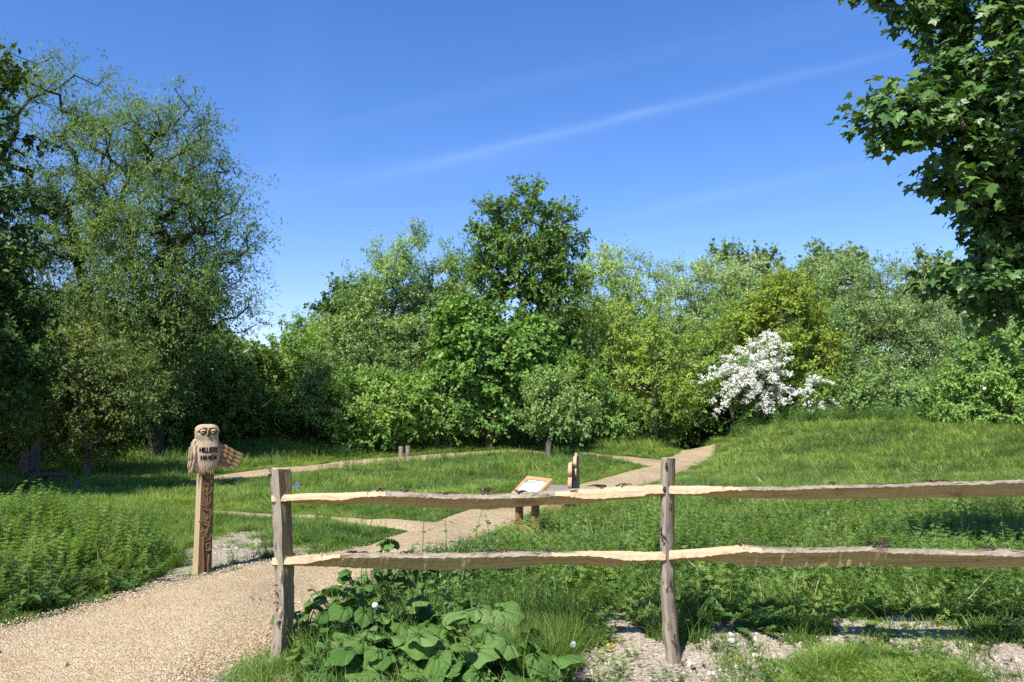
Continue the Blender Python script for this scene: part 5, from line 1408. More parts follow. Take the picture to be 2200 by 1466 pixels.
def blades(n, h, w, spread, bend, seed, m, seg=3):
    rs = np.random.RandomState(seed)
    V, Fq, Ft = [], [], []
    for i in range(n):
        a = rs.rand() * 6.283; r = spread * math.sqrt(rs.rand())
        p = np.array([math.cos(a) * r, math.sin(a) * r, -0.01])
        b = a + rs.randn() * 0.9
        d = np.array([math.cos(b), math.sin(b), 0]); s = np.array([-d[1], d[0], 0])
        tw = rs.rand() * 6.283; s = s * math.cos(tw * 0.2) + np.array([d[0], d[1], 0]) * math.sin(tw * 0.2)
        L = h * (0.5 + 0.6 * rs.rand()); bd = bend * (0.3 + 1.0 * rs.rand()); ww = w * (0.6 + 0.7 * rs.rand())
        b0 = len(V)
        for j in range(seg):
            t = j / seg
            c = p + d * (bd * L * t * t) + np.array([0, 0, L * t * (1 - 0.25 * bd * t)])
            k = ww * (1 - 0.55 * t)
            V += [c - s * k / 2, c + s * k / 2]
        V.append(p + d * bd * L + np.array([0, 0, L * (1 - 0.25 * bd)]))
        for j in range(seg - 1): Fq.append((b0 + 2 * j, b0 + 2 * j + 1, b0 + 2 * j + 3, b0 + 2 * j + 2))
        Ft.append((b0 + 2 * seg - 2, b0 + 2 * seg - 1, b0 + 2 * seg))
    return np_mesh('tuft', np.array(V), [np.array(Fq), np.array(Ft)], m)

def cleaver(n, h, seed, m, lean=0.35, wl=0.036, spread=0.12):
    rs = np.random.RandomState(seed)
    mb = MB()
    for i in range(n):
        a = rs.rand() * 6.283; p = Vector((math.cos(a) * rs.rand() * spread, math.sin(a) * rs.rand() * spread, -0.01))
        d = Vector((math.cos(a + rs.randn()), math.sin(a + rs.randn()), 0)) * lean * rs.rand()
        L = h * (0.55 + 0.55 * rs.rand())
        k = int(L / 0.045)
        pts = [p + d * L * (j / k) ** 1.5 + Vector((0, 0, L * j / k)) for j in range(k + 1)]
        for j in range(k):
            q0, q1 = pts[j], pts[j + 1]
            s = Vector((0.0012, 0.0006, 0))
            mb.add([q0 - s, q0 + s, q1 + s, q1 - s], [(0, 1, 2, 3)])
            if j == 0: continue
            nl = 6 + int(rs.rand() * 2)
            ph = rs.rand() * 6.283
            for q in range(nl):
                t = ph + 6.283 * q / nl
                size = wl * (0.6 + 0.6 * rs.rand()) * (1.15 - 0.55 * j / k)
                o = Vector((math.cos(t), math.sin(t), 0.25 + 0.5 * j / k)) * size
                sd = Vector((-math.sin(t), math.cos(t), 0)) * size * 0.20
                mb.add([q1, q1 + o * 0.6 + sd, q1 + o, q1 + o * 0.6 - sd], [(0, 1, 2, 3)])
    return mb.mesh('cleaver', m)

def leafy(n, h, ls, seed, m, asp=0.55):
    """a weed with opposite pairs of pointed oval leaves"""
    rs = np.random.RandomState(seed)
    mb = MB()
    for i in range(n):
        a = rs.rand() * 6.283; p = Vector((math.cos(a) * 0.07 * rs.rand(), math.sin(a) * 0.07 * rs.rand(), -0.01))
        d = Vector((math.cos(a), math.sin(a), 0)) * 0.3 * rs.rand()
        L = h * (0.5 + 0.6 * rs.rand()); k = max(3, int(L / 0.055))
        ph = rs.rand() * 3.14
        for j in range(1, k + 1):
            t = j / k
            q = p + d * L * t * t + Vector((0, 0, L * t)); q0 = p + d * L * ((j - 1) / k) ** 2 + Vector((0, 0, L * (j - 1) / k))
            s = Vector((0.0018, 0.001, 0)); mb.add([q0 - s, q0 + s, q + s, q - s], [(0, 1, 2, 3)])
            for sgn in (0, math.pi):
                th = ph + sgn + (j % 2) * math.pi / 2 + rs.randn() * 0.2
                size = ls * (0.7 + 0.5 * rs.rand()) * (1.1 - 0.5 * t if t > 0.4 else 0.9)
                dr = Vector((math.cos(th), math.sin(th), 0.25 - 0.2 * rs.rand() + 0.3 * t)).normalized()
                sd = Vector((-math.sin(th), math.cos(th), 0)) * size * asp * 0.5
                dn = Vector((0, 0, -0.22 * size))
                upv = Vector((0, 0, 0.06 * size))
                a0, a1, a2 = q, q + dr * size * 0.5, q + dr * size + dn
                mb.add([a0, a1 - sd * 0.9 + upv - dr * size * 0.15, a1 * 1 - sd * 0.75 + dr * size * 0.2 + dn * 0.2, a2, a1 + sd * 0.75 + dr * size * 0.2 + dn * 0.2, a1 + sd * 0.9 + upv - dr * size * 0.15, a1], [(0, 6, 1), (1, 6, 2), (2, 6, 3), (3, 6, 4), (4, 6, 5), (5, 6, 0)])
    return mb.mesh('weed', m)

def pebble_meshes(n, m, seed):
    out = []
    import bmesh
    for k in range(n):
        rs = np.random.RandomState(seed + k)
        bm = bmesh.new(); bmesh.ops.create_icosphere(bm, subdivisions=1, radius=1.0)
        sc = np.array([1.0, 0.6 + 0.4 * rs.rand(), 0.4 + 0.3 * rs.rand()])
        for v in bm.verts: v.co = Vector(np.array(v.co) * sc * (0.8 + 0.4 * rs.rand()))
        me = bpy.data.meshes.new('pebble'); bm.to_mesh(me); bm.free(); me.materials.append(m); out.append(me)
    return out

proto('grass_near', [blades(26, 0.20, 0.0055, 0.06, 0.7, 100 + k, M['grass']) for k in range(6)])
proto('grass_short', [blades(26, 0.075, 0.0045, 0.055, 0.8, 110 + k, M['grass']) for k in range(4)])
proto('grass_mid', [blades(26, 0.19, 0.010, 0.11, 0.7, 120 + k, M['grass_far']) for k in range(6)])
proto('grass_far', [blades(26, 0.30, 0.020, 0.20, 0.7, 130 + k, M['grass_far']) for k in range(6)])
proto('grass_long', [blades(16, 0.42, 0.006, 0.05, 0.55, 140 + k, M['grass']) for k in range(4)])
proto('straw', [blades(3, 0.38, 0.0045, 0.06, 1.0, 150 + k, M['straw']) for k in range(5)])
proto('cleaver', [cleaver(7, 0.52, 160 + k, M['cleaver']) for k in range(7)])
proto('cleaver_low', [cleaver(7, 0.26, 170 + k, M['cleaver'], 0.8) for k in range(4)])
proto('weed', [leafy(5, 0.30, 0.055, 180 + k, M['weed']) for k in range(5)])
proto('weed_low', [leafy(6, 0.13, 0.040, 190 + k, M['weed']) for k in range(4)])
def litter(seed):
    r = np.random.RandomState(seed); mb = MB()
    for q in range(2):
        a = r.rand() * 6.28; c = Vector((r.randn() * 0.02, r.randn() * 0.02, 0.004)); d = Vector((math.cos(a), math.sin(a), 0.2 * r.randn())) * 0.03; w = Vector((-d.y, d.x, 0.003)) * (0.12 + 0.3 * r.rand())
        mb.add([c - d, c + w, c + d, c - w], [(0, 1, 2, 3)])
    return mb.mesh('litter', M['strip'])
proto('litter', [litter(220 + k) for k in range(5)])
proto('pebble', pebble_meshes(6, M['pebble'], 200))
proto('chalk', pebble_meshes(6, M['chalk'], 210))

def gn_group(coll):
    ng = bpy.data.node_groups.new('scatter_' + coll.name, 'GeometryNodeTree')
    ng.interface.new_socket('Geometry', in_out='INPUT', socket_type='NodeSocketGeometry'); ng.interface.new_socket('Geometry', in_out='OUTPUT', socket_type='NodeSocketGeometry')
    N, L = ng.nodes.new, ng.links.new
    gi, go = N('NodeGroupInput'), N('NodeGroupOutput')
    ip = N('GeometryNodeInstanceOnPoints'); ci = N('GeometryNodeCollectionInfo')
    ci.inputs['Collection'].default_value = coll; ci.inputs['Separate Children'].default_value = True; ci.inputs['Reset Children'].default_value = True
    def attr(name, typ):
        a = N('GeometryNodeInputNamedAttribute'); a.data_type = typ; a.inputs['Name'].default_value = name; return a.outputs[0]
    L(gi.outputs[0], ip.inputs['Points']); L(ci.outputs[0], ip.inputs['Instance']); ip.inputs['Pick Instance'].default_value = True
    L(attr('idx', 'INT'), ip.inputs['Instance Index']); L(attr('rot', 'FLOAT_VECTOR'), ip.inputs['Rotation']); L(attr('scl', 'FLOAT_VECTOR'), ip.inputs['Scale'])
    L(ip.outputs[0], go.inputs[0])
    return ng
_ng = {}
def scatter(name, key, x, y, label, zoff=0.0, smin=0.7, smax=1.3, tilt=0.12, seed=0, hscale=None, z=None):
    n = len(x)
    if n == 0: return
    rs = np.random.RandomState(seed + 900)
    coll = PROTO[key]
    P = np.stack([x, y, (ground_z(x, y) if z is None else z) + zoff], 1)
    me = bpy.data.meshes.new(name); me.vertices.add(n); me.vertices.foreach_set('co', P.astype(np.float32).ravel())
    a = me.attributes.new('idx', 'INT', 'POINT'); a.data.foreach_set('value', rs.randint(0, len(coll.objects), n).astype(np.int32))
    r = np.stack([rs.randn(n) * tilt, rs.randn(n) * tilt, rs.rand(n) * 6.283], 1)
    a = me.attributes.new('rot', 'FLOAT_VECTOR', 'POINT'); a.data.foreach_set('vector', r.astype(np.float32).ravel())
    s = (smin + (smax - smin) * rs.rand(n))[:, None] * np.ones((1, 3))
    if hscale is not None: s[:, 2] *= hscale
    a = me.attributes.new('scl', 'FLOAT_VECTOR', 'POINT'); a.data.foreach_set('vector', s.astype(np.float32).ravel())
    o = link(name, me)
    if key not in _ng: _ng[key] = gn_group(coll)
    md = o.modifiers.new('scatter', 'NODES'); md.node_group = _ng[key]
    return tag(o, label, kind='stuff')

def wedge(n, y0, y1, rs, margin=2.0):
    y = np.sqrt(y0 * y0 + rs.rand(n) * (y1 * y1 - y0 * y0))
    x = (rs.rand(n) * 2 - 1) * (0.66 * y + margin)
    return x, y
def in_poly(poly, n, rs):
    P = np.array(poly); lo, hi = P.min(0), P.max(0)
    x = lo[0] + rs.rand(n) * (hi[0] - lo[0]); y = lo[1] + rs.rand(n) * (hi[1] - lo[1])
    k = inside(poly, x, y)
    return x[k], y[k]

def vegetation():
    rs = np.random.RandomState(1)
    # meadow grass, near to far
    x, y = wedge(34000, 3.6, 13, rs)
    k = ~on_path(x, y) & ~inz(Z_BARE, x, y) & ~inz(Z_POSTFOOT, x, y)
    k &= ~(inside(Z_BIG, x, y) & (rs.rand(len(x)) < 0.75))
    k &= ~(inside(Z_CLEAVER, x, y) & (rs.rand(len(x)) < 0.55) & (y < 8))
    s = soil_amount(x, y); k &= rs.rand(len(x)) > s * 0.95
    pd = path_dist(x, y); edge = pd < 0.22
    k1 = k & ~edge & (vnoise(x, y, 1.3, 61) + 0.25 * rs.rand(len(x)) > 0.38)
    x1, y1 = x[k1], y[k1]
    owl = inz(Z_OWL, x1, y1)
    hs = np.where(owl, 0.28, 0.55 + 0.7 * vnoise(x1, y1, 0.9, 62)) * np.clip(0.25 + path_dist(x1, y1) / 1.0, 0.25, 1)
    scatter('grass', 'grass_near', x1, y1, 'meadow grass growing on both sides of the path', seed=1, hscale=hs)
    k2 = k & ~k1 & ~(edge & (rs.rand(len(x)) < 0.25))
    scatter('short_grass', 'grass_short', x[k2], y[k2], 'short grass along the gravel path edges', seed=2)
    x, y = wedge(42000, 12, 22, rs, 3)
    k = ~on_path(x, y) & (rs.rand(len(x)) > soil_amount(x, y) * 0.9)
    x, y = x[k], y[k]
    nearp = path_dist(x, y)
    hs = np.clip(0.2 + 1.0 * vnoise(x, y, 0.6, 63) * (0.5 + vnoise(x, y, 2.5, 97)), 0, 2) * np.clip(0.2 + nearp / 0.9, 0.2, 1.0)
    scatter('meadow_grass', 'grass_mid', x, y, 'meadow grass on the open ground between the paths', seed=3, hscale=hs)
    x, y = wedge(46000, 21, 46, rs, 4)
    k = ~on_path(x, y) & (rs.rand(len(x)) > soil_amount(x, y) * 0.9)
    x, y = x[k], y[k]
    hs = np.clip(0.3 + 1.0 * vnoise(x, y, 0.45, 64) * (0.5 + vnoise(x, y, 1.8, 98)), 0, 2) * np.clip(0.10 + path_dist(x, y) / 1.9, 0.10, 1.0)
    scatter('bank_grass', 'grass_far', x, y, 'long grass on the banks below the trees', seed=4, hscale=hs)
    x, y = wedge(9000, 11, 26, rs, 3)
    k = ~on_path(x, y) & (path_dist(x, y) > 0.55) & (vnoise(x, y, 1.5, 101) * 0.6 + vnoise(x, y, 4.0, 102) * 0.4 > 0.60)
    scatter('coarse_tufts', 'grass_mid', x[k], y[k], 'coarse taller grass clumps in the meadow', seed=31, smin=0.9, smax=1.5, hscale=np.full(k.sum(), 1.35), tilt=0.25)
    x, y = wedge(12000, 22, 42, rs, 4)
    k = ~on_path(x, y) & (path_dist(x, y) > 0.9) & (vnoise(x, y, 1.1, 103) * 0.6 + vnoise(x, y, 3.0, 104) * 0.4 > 0.60)
    scatter('bank_tufts', 'grass_far', x[k], y[k], 'coarse taller grass clumps on the banks', seed=32, smin=0.8, smax=1.4, hscale=np.full(k.sum(), 1.25), tilt=0.25)
    x, y = wedge(1500, 9, 36, rs, 3)
    k = ~on_path(x, y) & (vnoise(x, y, 0.7, 105) > 0.5)
    scatter('meadow_straw', 'straw', x[k], y[k], 'dry straw standing in the meadow grass', seed=33, tilt=0.4)
    # broad-leaved weeds in patches
    x, y = wedge(7000, 4.5, 22, rs)
    k = ~on_path(x, y) & (path_dist(x, y) > 0.2) & ~inz(Z_BARE, x, y) & (vnoise(x, y, 0.8, 65) > 0.55)
    scatter('weeds', 'weed_low', x[k], y[k], 'patches of low broad-leaved weeds in the grass', seed=5, smin=0.8, smax=1.7)
    x, y = wedge(9000, 20, 40, rs)
    k = ~on_path(x, y) & (path_dist(x, y) > 0.5) & (vnoise(x, y, 0.5, 66) * 0.6 + vnoise(x, y, 1.6, 106) * 0.4 > 0.51)
    scatter('bank_weeds', 'weed', x[k], y[k], 'tall weeds tangled in the grass of the banks', seed=6, smin=0.8, smax=1.6)
    # fringe of weeds at the feet of the trees
    x, y = wedge(9000, 31, 40, rs)
    k = ~on_path(x, y) & (path_dist(x, y) > 0.8) & (vnoise(x, y, 0.4, 67) > 0.35) & ((x < 1) | (x > 8.5))
    scatter('tree_foot_weeds', 'weed', x[k], y[k], 'weeds crowding the feet of the bushes', seed=7, smin=1.2, smax=2.6)
    # cleavers behind the right side of the fence
    x, y = in_poly(Z_CLEAVER, 15000, rs)
    k = ~on_path(x, y) & (path_dist(x, y) > 0.15)
    x, y = x[k], y[k]
    pdd = path_dist(x, y)
    d = 0.62 * np.clip(pdd / 2.4, 0.12, 1) * np.clip((y - 5.55) / 0.8, 0.25, 1) * np.clip((12.5 - y) / 3, 0.35, 1) * (0.6 + 0.55 * vnoise(x, y, 0.8, 68))
    keep = rs.rand(len(x)) < 0.20 * np.clip(0.35 + 1.3 * vnoise(x, y, 1.7, 91), 0, 1.3)
    scatter('cleavers', 'cleaver', x[keep], y[keep], 'tangle of cleavers behind the fence', seed=8, smin=0.8, smax=1.35, tilt=0.22, hscale=d[keep] * rs.uniform(0.7, 1.25, keep.sum()))
    keep2 = (rs.rand(len(x)) < 0.16)
    keep2 &= pdd > 0.5
    scatter('low_cleavers', 'cleaver_low', x[keep2], y[keep2], 'lower sprawling cleavers in the tangle', seed=9, tilt=0.35)
    keep3 = (rs.rand(len(x)) < 0.05) & (pdd > 0.7)
    scatter('nettle_weeds', 'weed', x[keep3], y[keep3], 'scattered leafy weeds among the cleavers', seed=10, hscale=d[keep3] * 1.3)
    keep4 = rs.rand(len(x)) < 0.10
    scatter('dry_stalks', 'straw', x[keep4], y[keep4], 'dry straw stalks among the cleavers', seed=11, tilt=0.5)
    # left near tangle
    x, y = in_poly(Z_LEFT, 9000, rs)
    k = ~on_path(x, y) & (path_dist(x, y) > 0.12)
    x, y = x[k], y[k]
    d = np.clip(path_dist(x, y) / 0.7, 0.35, 1.0) * (0.45 + 0.95 * vnoise(x, y, 1.1, 69))
    q = rs.rand(len(x))
    scatter('verge_cleavers', 'cleaver', x[q < 0.13], y[q < 0.13], 'cleavers and grass heaped on the left verge', seed=12, smin=0.8, smax=1.5, hscale=d[q < 0.13] * 0.62, tilt=0.2)
    m_ = (q > 0.13) & (q < 0.5)
    scatter('verge_grass', 'grass_long', x[m_], y[m_], 'long grass in the left verge', seed=13, hscale=d[m_] * 0.75)
    m_ = (q > 0.5) & (q < 0.60) | ((q > 0.7) & (vnoise(x, y, 0.9, 92) > 0.55) & (q < 0.88))
    scatter('verge_weeds', 'weed', x[m_], y[m_], 'leafy weeds in the left verge', seed=14, hscale=d[m_] * 0.85)
    m_ = (q > 0.62) & (q < 0.68)
    scatter('verge_stalks', 'straw', x[m_], y[m_], 'dry stalks in the left verge', seed=15, tilt=0.5)
    # long grass at the foot of the fence, lawn patch, tufts on the bare soil
    x, y = in_poly(px_poly([(1000, 1478), (1060, 1370), (1150, 1345), (1240, 1350), (1215, 1478)]), 900, rs)
    scatter('fence_grass', 'grass_long', x, y, 'long grass in front of the lower left rail', seed=16, smin=0.5, smax=1.0)
    x, y = in_poly(Z_LAWN, 2600, rs)
    edge = vnoise(x, y, 3.0, 70) * 0.6 + vnoise(x, y, 9.0, 107) * 0.4 > 0.42
    scatter('lawn_patch', 'grass_near', x[edge], y[edge], 'bright grass patch on the bare soil', seed=17, hscale=0.14 + 0.45 * vnoise(x[edge], y[edge], 5.0, 108))
    x, y = in_poly(Z_BARE, 1100, rs)
    k = (vnoise(x, y, 2.2, 71) > 0.55) & (np.hypot(x - 1.0, y - 4.95) > 0.32)
    scatter('soil_tufts', 'grass_short', x[k], y[k], 'sparse grass tufts on the bare soil', seed=18, smin=0.8, smax=1.6)
    x, y = in_poly(Z_BARE, 330, rs)
    k = (vnoise(x, y, 1.7, 72) > 0.55) & (np.hypot(x - 1.0, y - 4.95) > 0.25)
    scatter('soil_weeds', 'cleaver_low', x[k], y[k], 'young cleavers creeping over the bare soil', seed=19, smin=0.4, smax=0.8)
    x, y = in_poly(Z_POSTFOOT, 1100, rs)
    k = (vnoise(x, y, 3.0, 113) > 0.42) & ~on_path(x, y)
    x, y = x[k], y[k]
    scatter('post_foot_grass', 'grass_short', x, y, 'short grass at the foot of the left fence post', seed=20, smin=0.8, smax=1.5)
    # low cover between the big leaves
    x, y = in_poly(Z_BIG, 800, rs)
    scatter('under_weeds', 'weed', x[:330], y[:330], 'weeds between the big leaves', seed=21, smin=0.6, smax=1.0, hscale=np.full(330, 0.7))
    scatter('under_grass', 'grass_long', x[260:], y[260:], 'grass between the big leaves', seed=22, smin=0.4, smax=0.85)
    x, y = in_poly(px_poly([(860, 1300), (880, 1215), (1080, 1170), (1090, 1300)]), 500, rs)
    scatter('rail_weeds', 'weed', x, y, 'dark leafy weeds rising behind the lower left rail', seed=23, smin=0.8, smax=1.3, hscale=np.full(len(x), 0.55))
    # loose gravel and chalk lumps
    x, y = wedge(150000, 3.6, 9.5, rs, 1.0)
    k = inside(path_polys[0], x, y) & (rs.rand(len(x)) < np.clip(1.5 - y / 9, 0.3, 1))
    x, y = x[k], y[k]
    scatter('loose_gravel', 'pebble', x, y, 'buff gravel covering the path', zoff=0.030, smin=0.0035, smax=0.0085, tilt=0.5, seed=24)
    x, y = wedge(700, 3.8, 16, rs, 0.5)
    k = on_path(x, y) & (rs.rand(len(x)) < np.where(path_dist(x, y) < 0.25, 0.8, 0.12))
    scatter('leaf_litter', 'litter', x[k], y[k], 'fallen bits of leaf and bark on the gravel', zoff=0.045, smin=0.5, smax=1.3, tilt=0.3, seed=34)
    x, y = in_poly(Z_BARE, 500, rs)
    scatter('soil_litter', 'litter', x, y, 'bits of bark and dead stalk on the bare soil', zoff=0.012, smin=0.5, smax=1.6, tilt=0.3, seed=35)
    x, y = in_poly(Z_BARE, 9000, rs)
    big = rs.rand(len(x))
    scatter('chalk_rubble', 'chalk', x, y, 'chalk crumbs on the bare soil', zoff=0.002, smin=0.003, smax=0.014, tilt=0.5, seed=25)
    x, y = in_poly(Z_BARE, 420, rs)
    scatter('chalk_lumps', 'chalk', x, y, 'larger chalk lumps on the bare soil', zoff=0.004, smin=0.012, smax=0.034, tilt=0.5, seed=26)
    x, y = in_poly(Z_OWL, 5000, rs)
    k = ~on_path(x, y) & (vnoise(x, y, 2.4, 73) > 0.45)
    scatter('owl_rubble', 'chalk', x[k], y[k], 'chalk crumbs round the owl post', zoff=0.004, smin=0.005, smax=0.020, tilt=0.5, seed=27)
    E = np.concatenate([resample(q, 700) for q in (main_l, main_r)]); E = E[(E[:, 1] > 4) & (E[:, 1] < 20)]
    E = np.repeat(E, 3, 0) + rs.randn(len(E) * 3, 2) * 0.16
    scatter('edge_rubble', 'chalk', E[:, 0], E[:, 1], 'stray stones along the path edges', zoff=0.006, smin=0.004, smax=0.014, tilt=0.5, seed=28)
    x, y = in_poly(Z_POSTFOOT, 1500, rs)
    scatter('post_rubble', 'chalk', x, y, 'chalk crumbs at the foot of the left fence post', zoff=0.003, smin=0.003, smax=0.012, tilt=0.5, seed=29)
    x, y = in_poly(Z_FARBARE, 500, rs)
    scatter('far_rubble', 'chalk', x, y, 'pale stones beside the path beyond the fence', zoff=0.01, smin=0.012, smax=0.05, tilt=0.5, seed=30)
vegetation()

# ------------------------------------------------------------------ plants one can tell apart
def big_leaf_mesh(seed):
    rs = np.random.RandomState(seed)
    k, r = 26, 5
    V = [(0, 0, 0)]
    for a in range(1, r + 1):
        q = a / r
        for b in range(k):
            th = -math.pi + 2 * math.pi * (b + 0.5) / k
            rad = 0.5 * (0.86 + 0.14 * math.cos(th)) * (1 + 0.07 * math.sin(7 * th + seed) + 0.03 * (b % 2))
            notch = max(0.0, abs(th) - 2.55) / 0.6
            rad *= 1 - 0.72 * min(1, notch) ** 0.8
            x = math.sin(th) * rad * q * 1.02; y = math.cos(th) * rad * q * 1.08 + 0.18 * q
            z = 0.07 * q - 0.16 * q ** 3 + 0.018 * q * math.cos(9 * th) + 0.075 * q ** 3 * math.sin(4 * th + seed * 2) + (rs.rand() - 0.5) * 0.022
            V.append((x, y, z))
    f3 = [(0, 1 + b, 1 + (b + 1) % k) for b in range(k - 1)]
    f4 = []
    for a in range(r - 1):
        for b in range(k - 1):
            i = 1 + a * k + b; f4.append((i, i + k, i + k + 1, i + 1))
    return np_mesh('leaf', np.array(V, float), [np.array(f3)[:, ::-1], np.array(f4)], M['big_leaf'], smooth=True)
def veined():
    t = NT('veined_big_leaf')
    r = t.n('ShaderNodeObjectInfo').outputs['Random']
    col = t.ramp(r, [(0.0, (0.055, 0.140, 0.026)), (0.55, (0.115, 0.225, 0.045)), (0.95, (0.175, 0.290, 0.090)), (1.0, (0.21, 0.27, 0.08))])
    c = t.coord('Object'); sp = t.n('ShaderNodeSeparateXYZ'); t.put(sp.inputs[0], c)
    an = t.m2('ARCTAN2', sp.outputs[0], sp.outputs[1])
    w = t.m2('ABSOLUTE', t.m2('SINE', t.m2('MULTIPLY', an, 4.5), 0.0), 0.0)
    f = t.ramp(w, [(0.0, (0.55, 0.55, 0.55)), (0.16, (0.0, 0.0, 0.0))])
    n = t.noise(c, 14.0, 4)
    col = t.mix(t.m2('MULTIPLY', n, 0.55), col, (0.075, 0.130, 0.022))
    col = t.mix(f, col, (0.20, 0.30, 0.11))
    p = t.principled(col, 0.55, t.bump(t.m2('ADD', w, n), 0.6, 0.02), 0.2)
    tr = t.n('ShaderNodeBsdfTranslucent'); t.put(tr.inputs['Color'], t.mix(1.0, col, (1.4, 1.3, 0.5), 'MULTIPLY'))
    mx = t.n('ShaderNodeMixShader'); mx.inputs[0].default_value = 0.28
    t.put(mx.inputs[1], p); t.put(mx.inputs[2], tr.outputs[0])
    return t.done(mx.outputs[0])
M['big_leaf'] = veined()
BIG = [big_leaf_mesh(s) for s in range(5)]

def big_plants():
    rs = random.Random(3)
    spots = [((655, 1392), 14, 0.19, 0.24, 'broad-leaved plant sprawling at the foot of the left fence post'),
             ((720, 1352), 15, 0.17, 0.30, 'broad-leaved plant on the gravel path edge just right of the left fence post'),
             ((775, 1318), 16, 0.18, 0.38, 'broad-leaved plant spilling over the gravel path edge below the lower left rail'),
             ((830, 1285), 16, 0.18, 0.44, 'broad-leaved plant reaching up to the lower left rail beside the gravel'),
             ((895, 1300), 15, 0.17, 0.42, 'broad-leaved plant in the shadow of the lower left rail'),
             ((800, 1400), 16, 0.20, 0.32, 'broad-leaved plant carrying its leaves round the upper dandelion clock'),
             ((890, 1395), 16, 0.19, 0.34, 'broad-leaved plant below the sunlit nettles'),
             ((965, 1425), 15, 0.22, 0.34, 'broad-leaved plant right of the middle of the leaf patch'),
             ((1050, 1425), 11, 0.33, 0.38, 'broad-leaved plant with the largest upright pale leaf in front of the fence'),
             ((790, 1480), 13, 0.29, 0.28, 'broad-leaved plant with big scalloped leaves at the bottom edge below the left rails'),
             ((890, 1490), 14, 0.25, 0.30, 'broad-leaved plant at the bottom edge under the lower dandelion clock'),
             ((1000, 1500), 13, 0.28, 0.32, 'broad-leaved plant at the bottom edge between the two with big leaves'),
             ((1120, 1480), 11, 0.28, 0.28, 'broad-leaved plant nearest the bare soil at the bottom edge'),
             ((700, 1470), 13, 0.20, 0.22, 'broad-leaved plant at the bottom edge nearest the gravel path')]
    for (p, n, ls, h, lb) in spots:
        n, ls = (int(n * 1.5), ls * 0.78) if ls < 0.21 else (int(n * 1.3), ls * 0.82)
        g = G(*p)
        root = empty('butterbur_plant', g, lb, 'plant', 'broad-leaved plants in front of the fence')
        mbs = MB()
        for i in range(n):
            a = 2 * math.pi * i / n + rs.uniform(-0.4, 0.4)
            rr = rs.uniform(0.03, 0.26) * (0.6 + ls); hz = h * rs.uniform(0.35, 1.1)
            tip = Vector((math.cos(a) * rr, math.sin(a) * rr, hz))
            size = ls * rs.uniform(0.45, 1.15)
            mbs.tube([Vector((0, 0, -0.02)), tip * 0.5 + Vector((0, 0, 0.05)), tip], [0.006, 0.005, 0.004], 5)
            o = link('leaf', BIG[rs.randrange(5)], root)
            tilt = rs.uniform(-0.15, 0.95)
            o.location = tip
            o.rotation_euler = (Matrix.Rotation(a - math.pi / 2 + rs.uniform(-0.4, 0.4), 3, 'Z') @ Matrix.Rotation(-tilt, 3, 'X') @ Matrix.Rotation(rs.uniform(-0.6, 0.6), 3, 'Y')).to_euler()
            o.scale = (size, size, size)
        mbs.build('stalks', M['stem'], root)
    # the one big pale leaf standing upright, and its neighbour
big_plants()

def nettle(px, py, h, ls, label, seed, n_pairs=7, group='leafy weeds with paired leaves'):
    rs = random.Random(seed)
    g = G(px, py)
    root = empty('nettle_plant', g, label, 'plant', group)
    mb = MB()
    lean = Vector((rs.uniform(-0.15, 0.15), rs.uniform(-0.12, 0.05), 0))
    pt = lambda t: lean * h * t * t + Vector((0, 0, h * t))
    mb.tube([pt(t) for t in (0, 0.25, 0.5, 0.75, 1.0)], [0.005, 0.0045, 0.004, 0.003, 0.002], 5)
    mb.build('stem', M['stem'], root)
    for j in range(2, n_pairs + 2):
        t = j / (n_pairs + 1)
        for s in (0, 1):
            a = (j % 2) * math.pi / 2 + s * math.pi + rs.uniform(-0.3, 0.3)
            o = link('leaf', NETTLE, root)
            sz = ls * (1.15 - 0.65 * t) * rs.uniform(0.85, 1.15)
            o.location = pt(t)
            o.rotation_euler = (Matrix.Rotation(a, 3, 'Z') @ Matrix.Rotation(rs.uniform(-0.25, 0.3), 3, 'X')).to_euler()
            o.scale = (sz, sz, sz)
def nettle_mesh():
    V, Fq = [], []
    n = 9
    for i in range(n + 1):
        t = i / n
        w = 0.30 * math.sin(math.pi * min(1, t * 0.92 + 0.04)) ** 0.8 * (1 - 0.45 * t) * (1.06 if i % 2 else 0.95)
        z = 0.12 * math.sin(t * 2.0) - 0.28 * t * t
        V += [(-w, 0.12 + t, z + 0.06 * (w / 0.3)), (0, 0.12 + t, z), (w, 0.12 + t, z + 0.06 * (w / 0.3))]
    for i in range(n):
        a = 3 * i; Fq += [(a, a + 1, a + 4, a + 3), (a + 1, a + 2, a + 5, a + 4)]
    V += [(-0.01, 0, 0), (0.01, 0, 0)]
    Fq.append((len(V) - 2, len(V) - 1, 1, 1 - 0)) if False else None
    return np_mesh('leaf', np.array(V, float), np.array(Fq), M['weed'], smooth=True)
NETTLE = nettle_mesh()
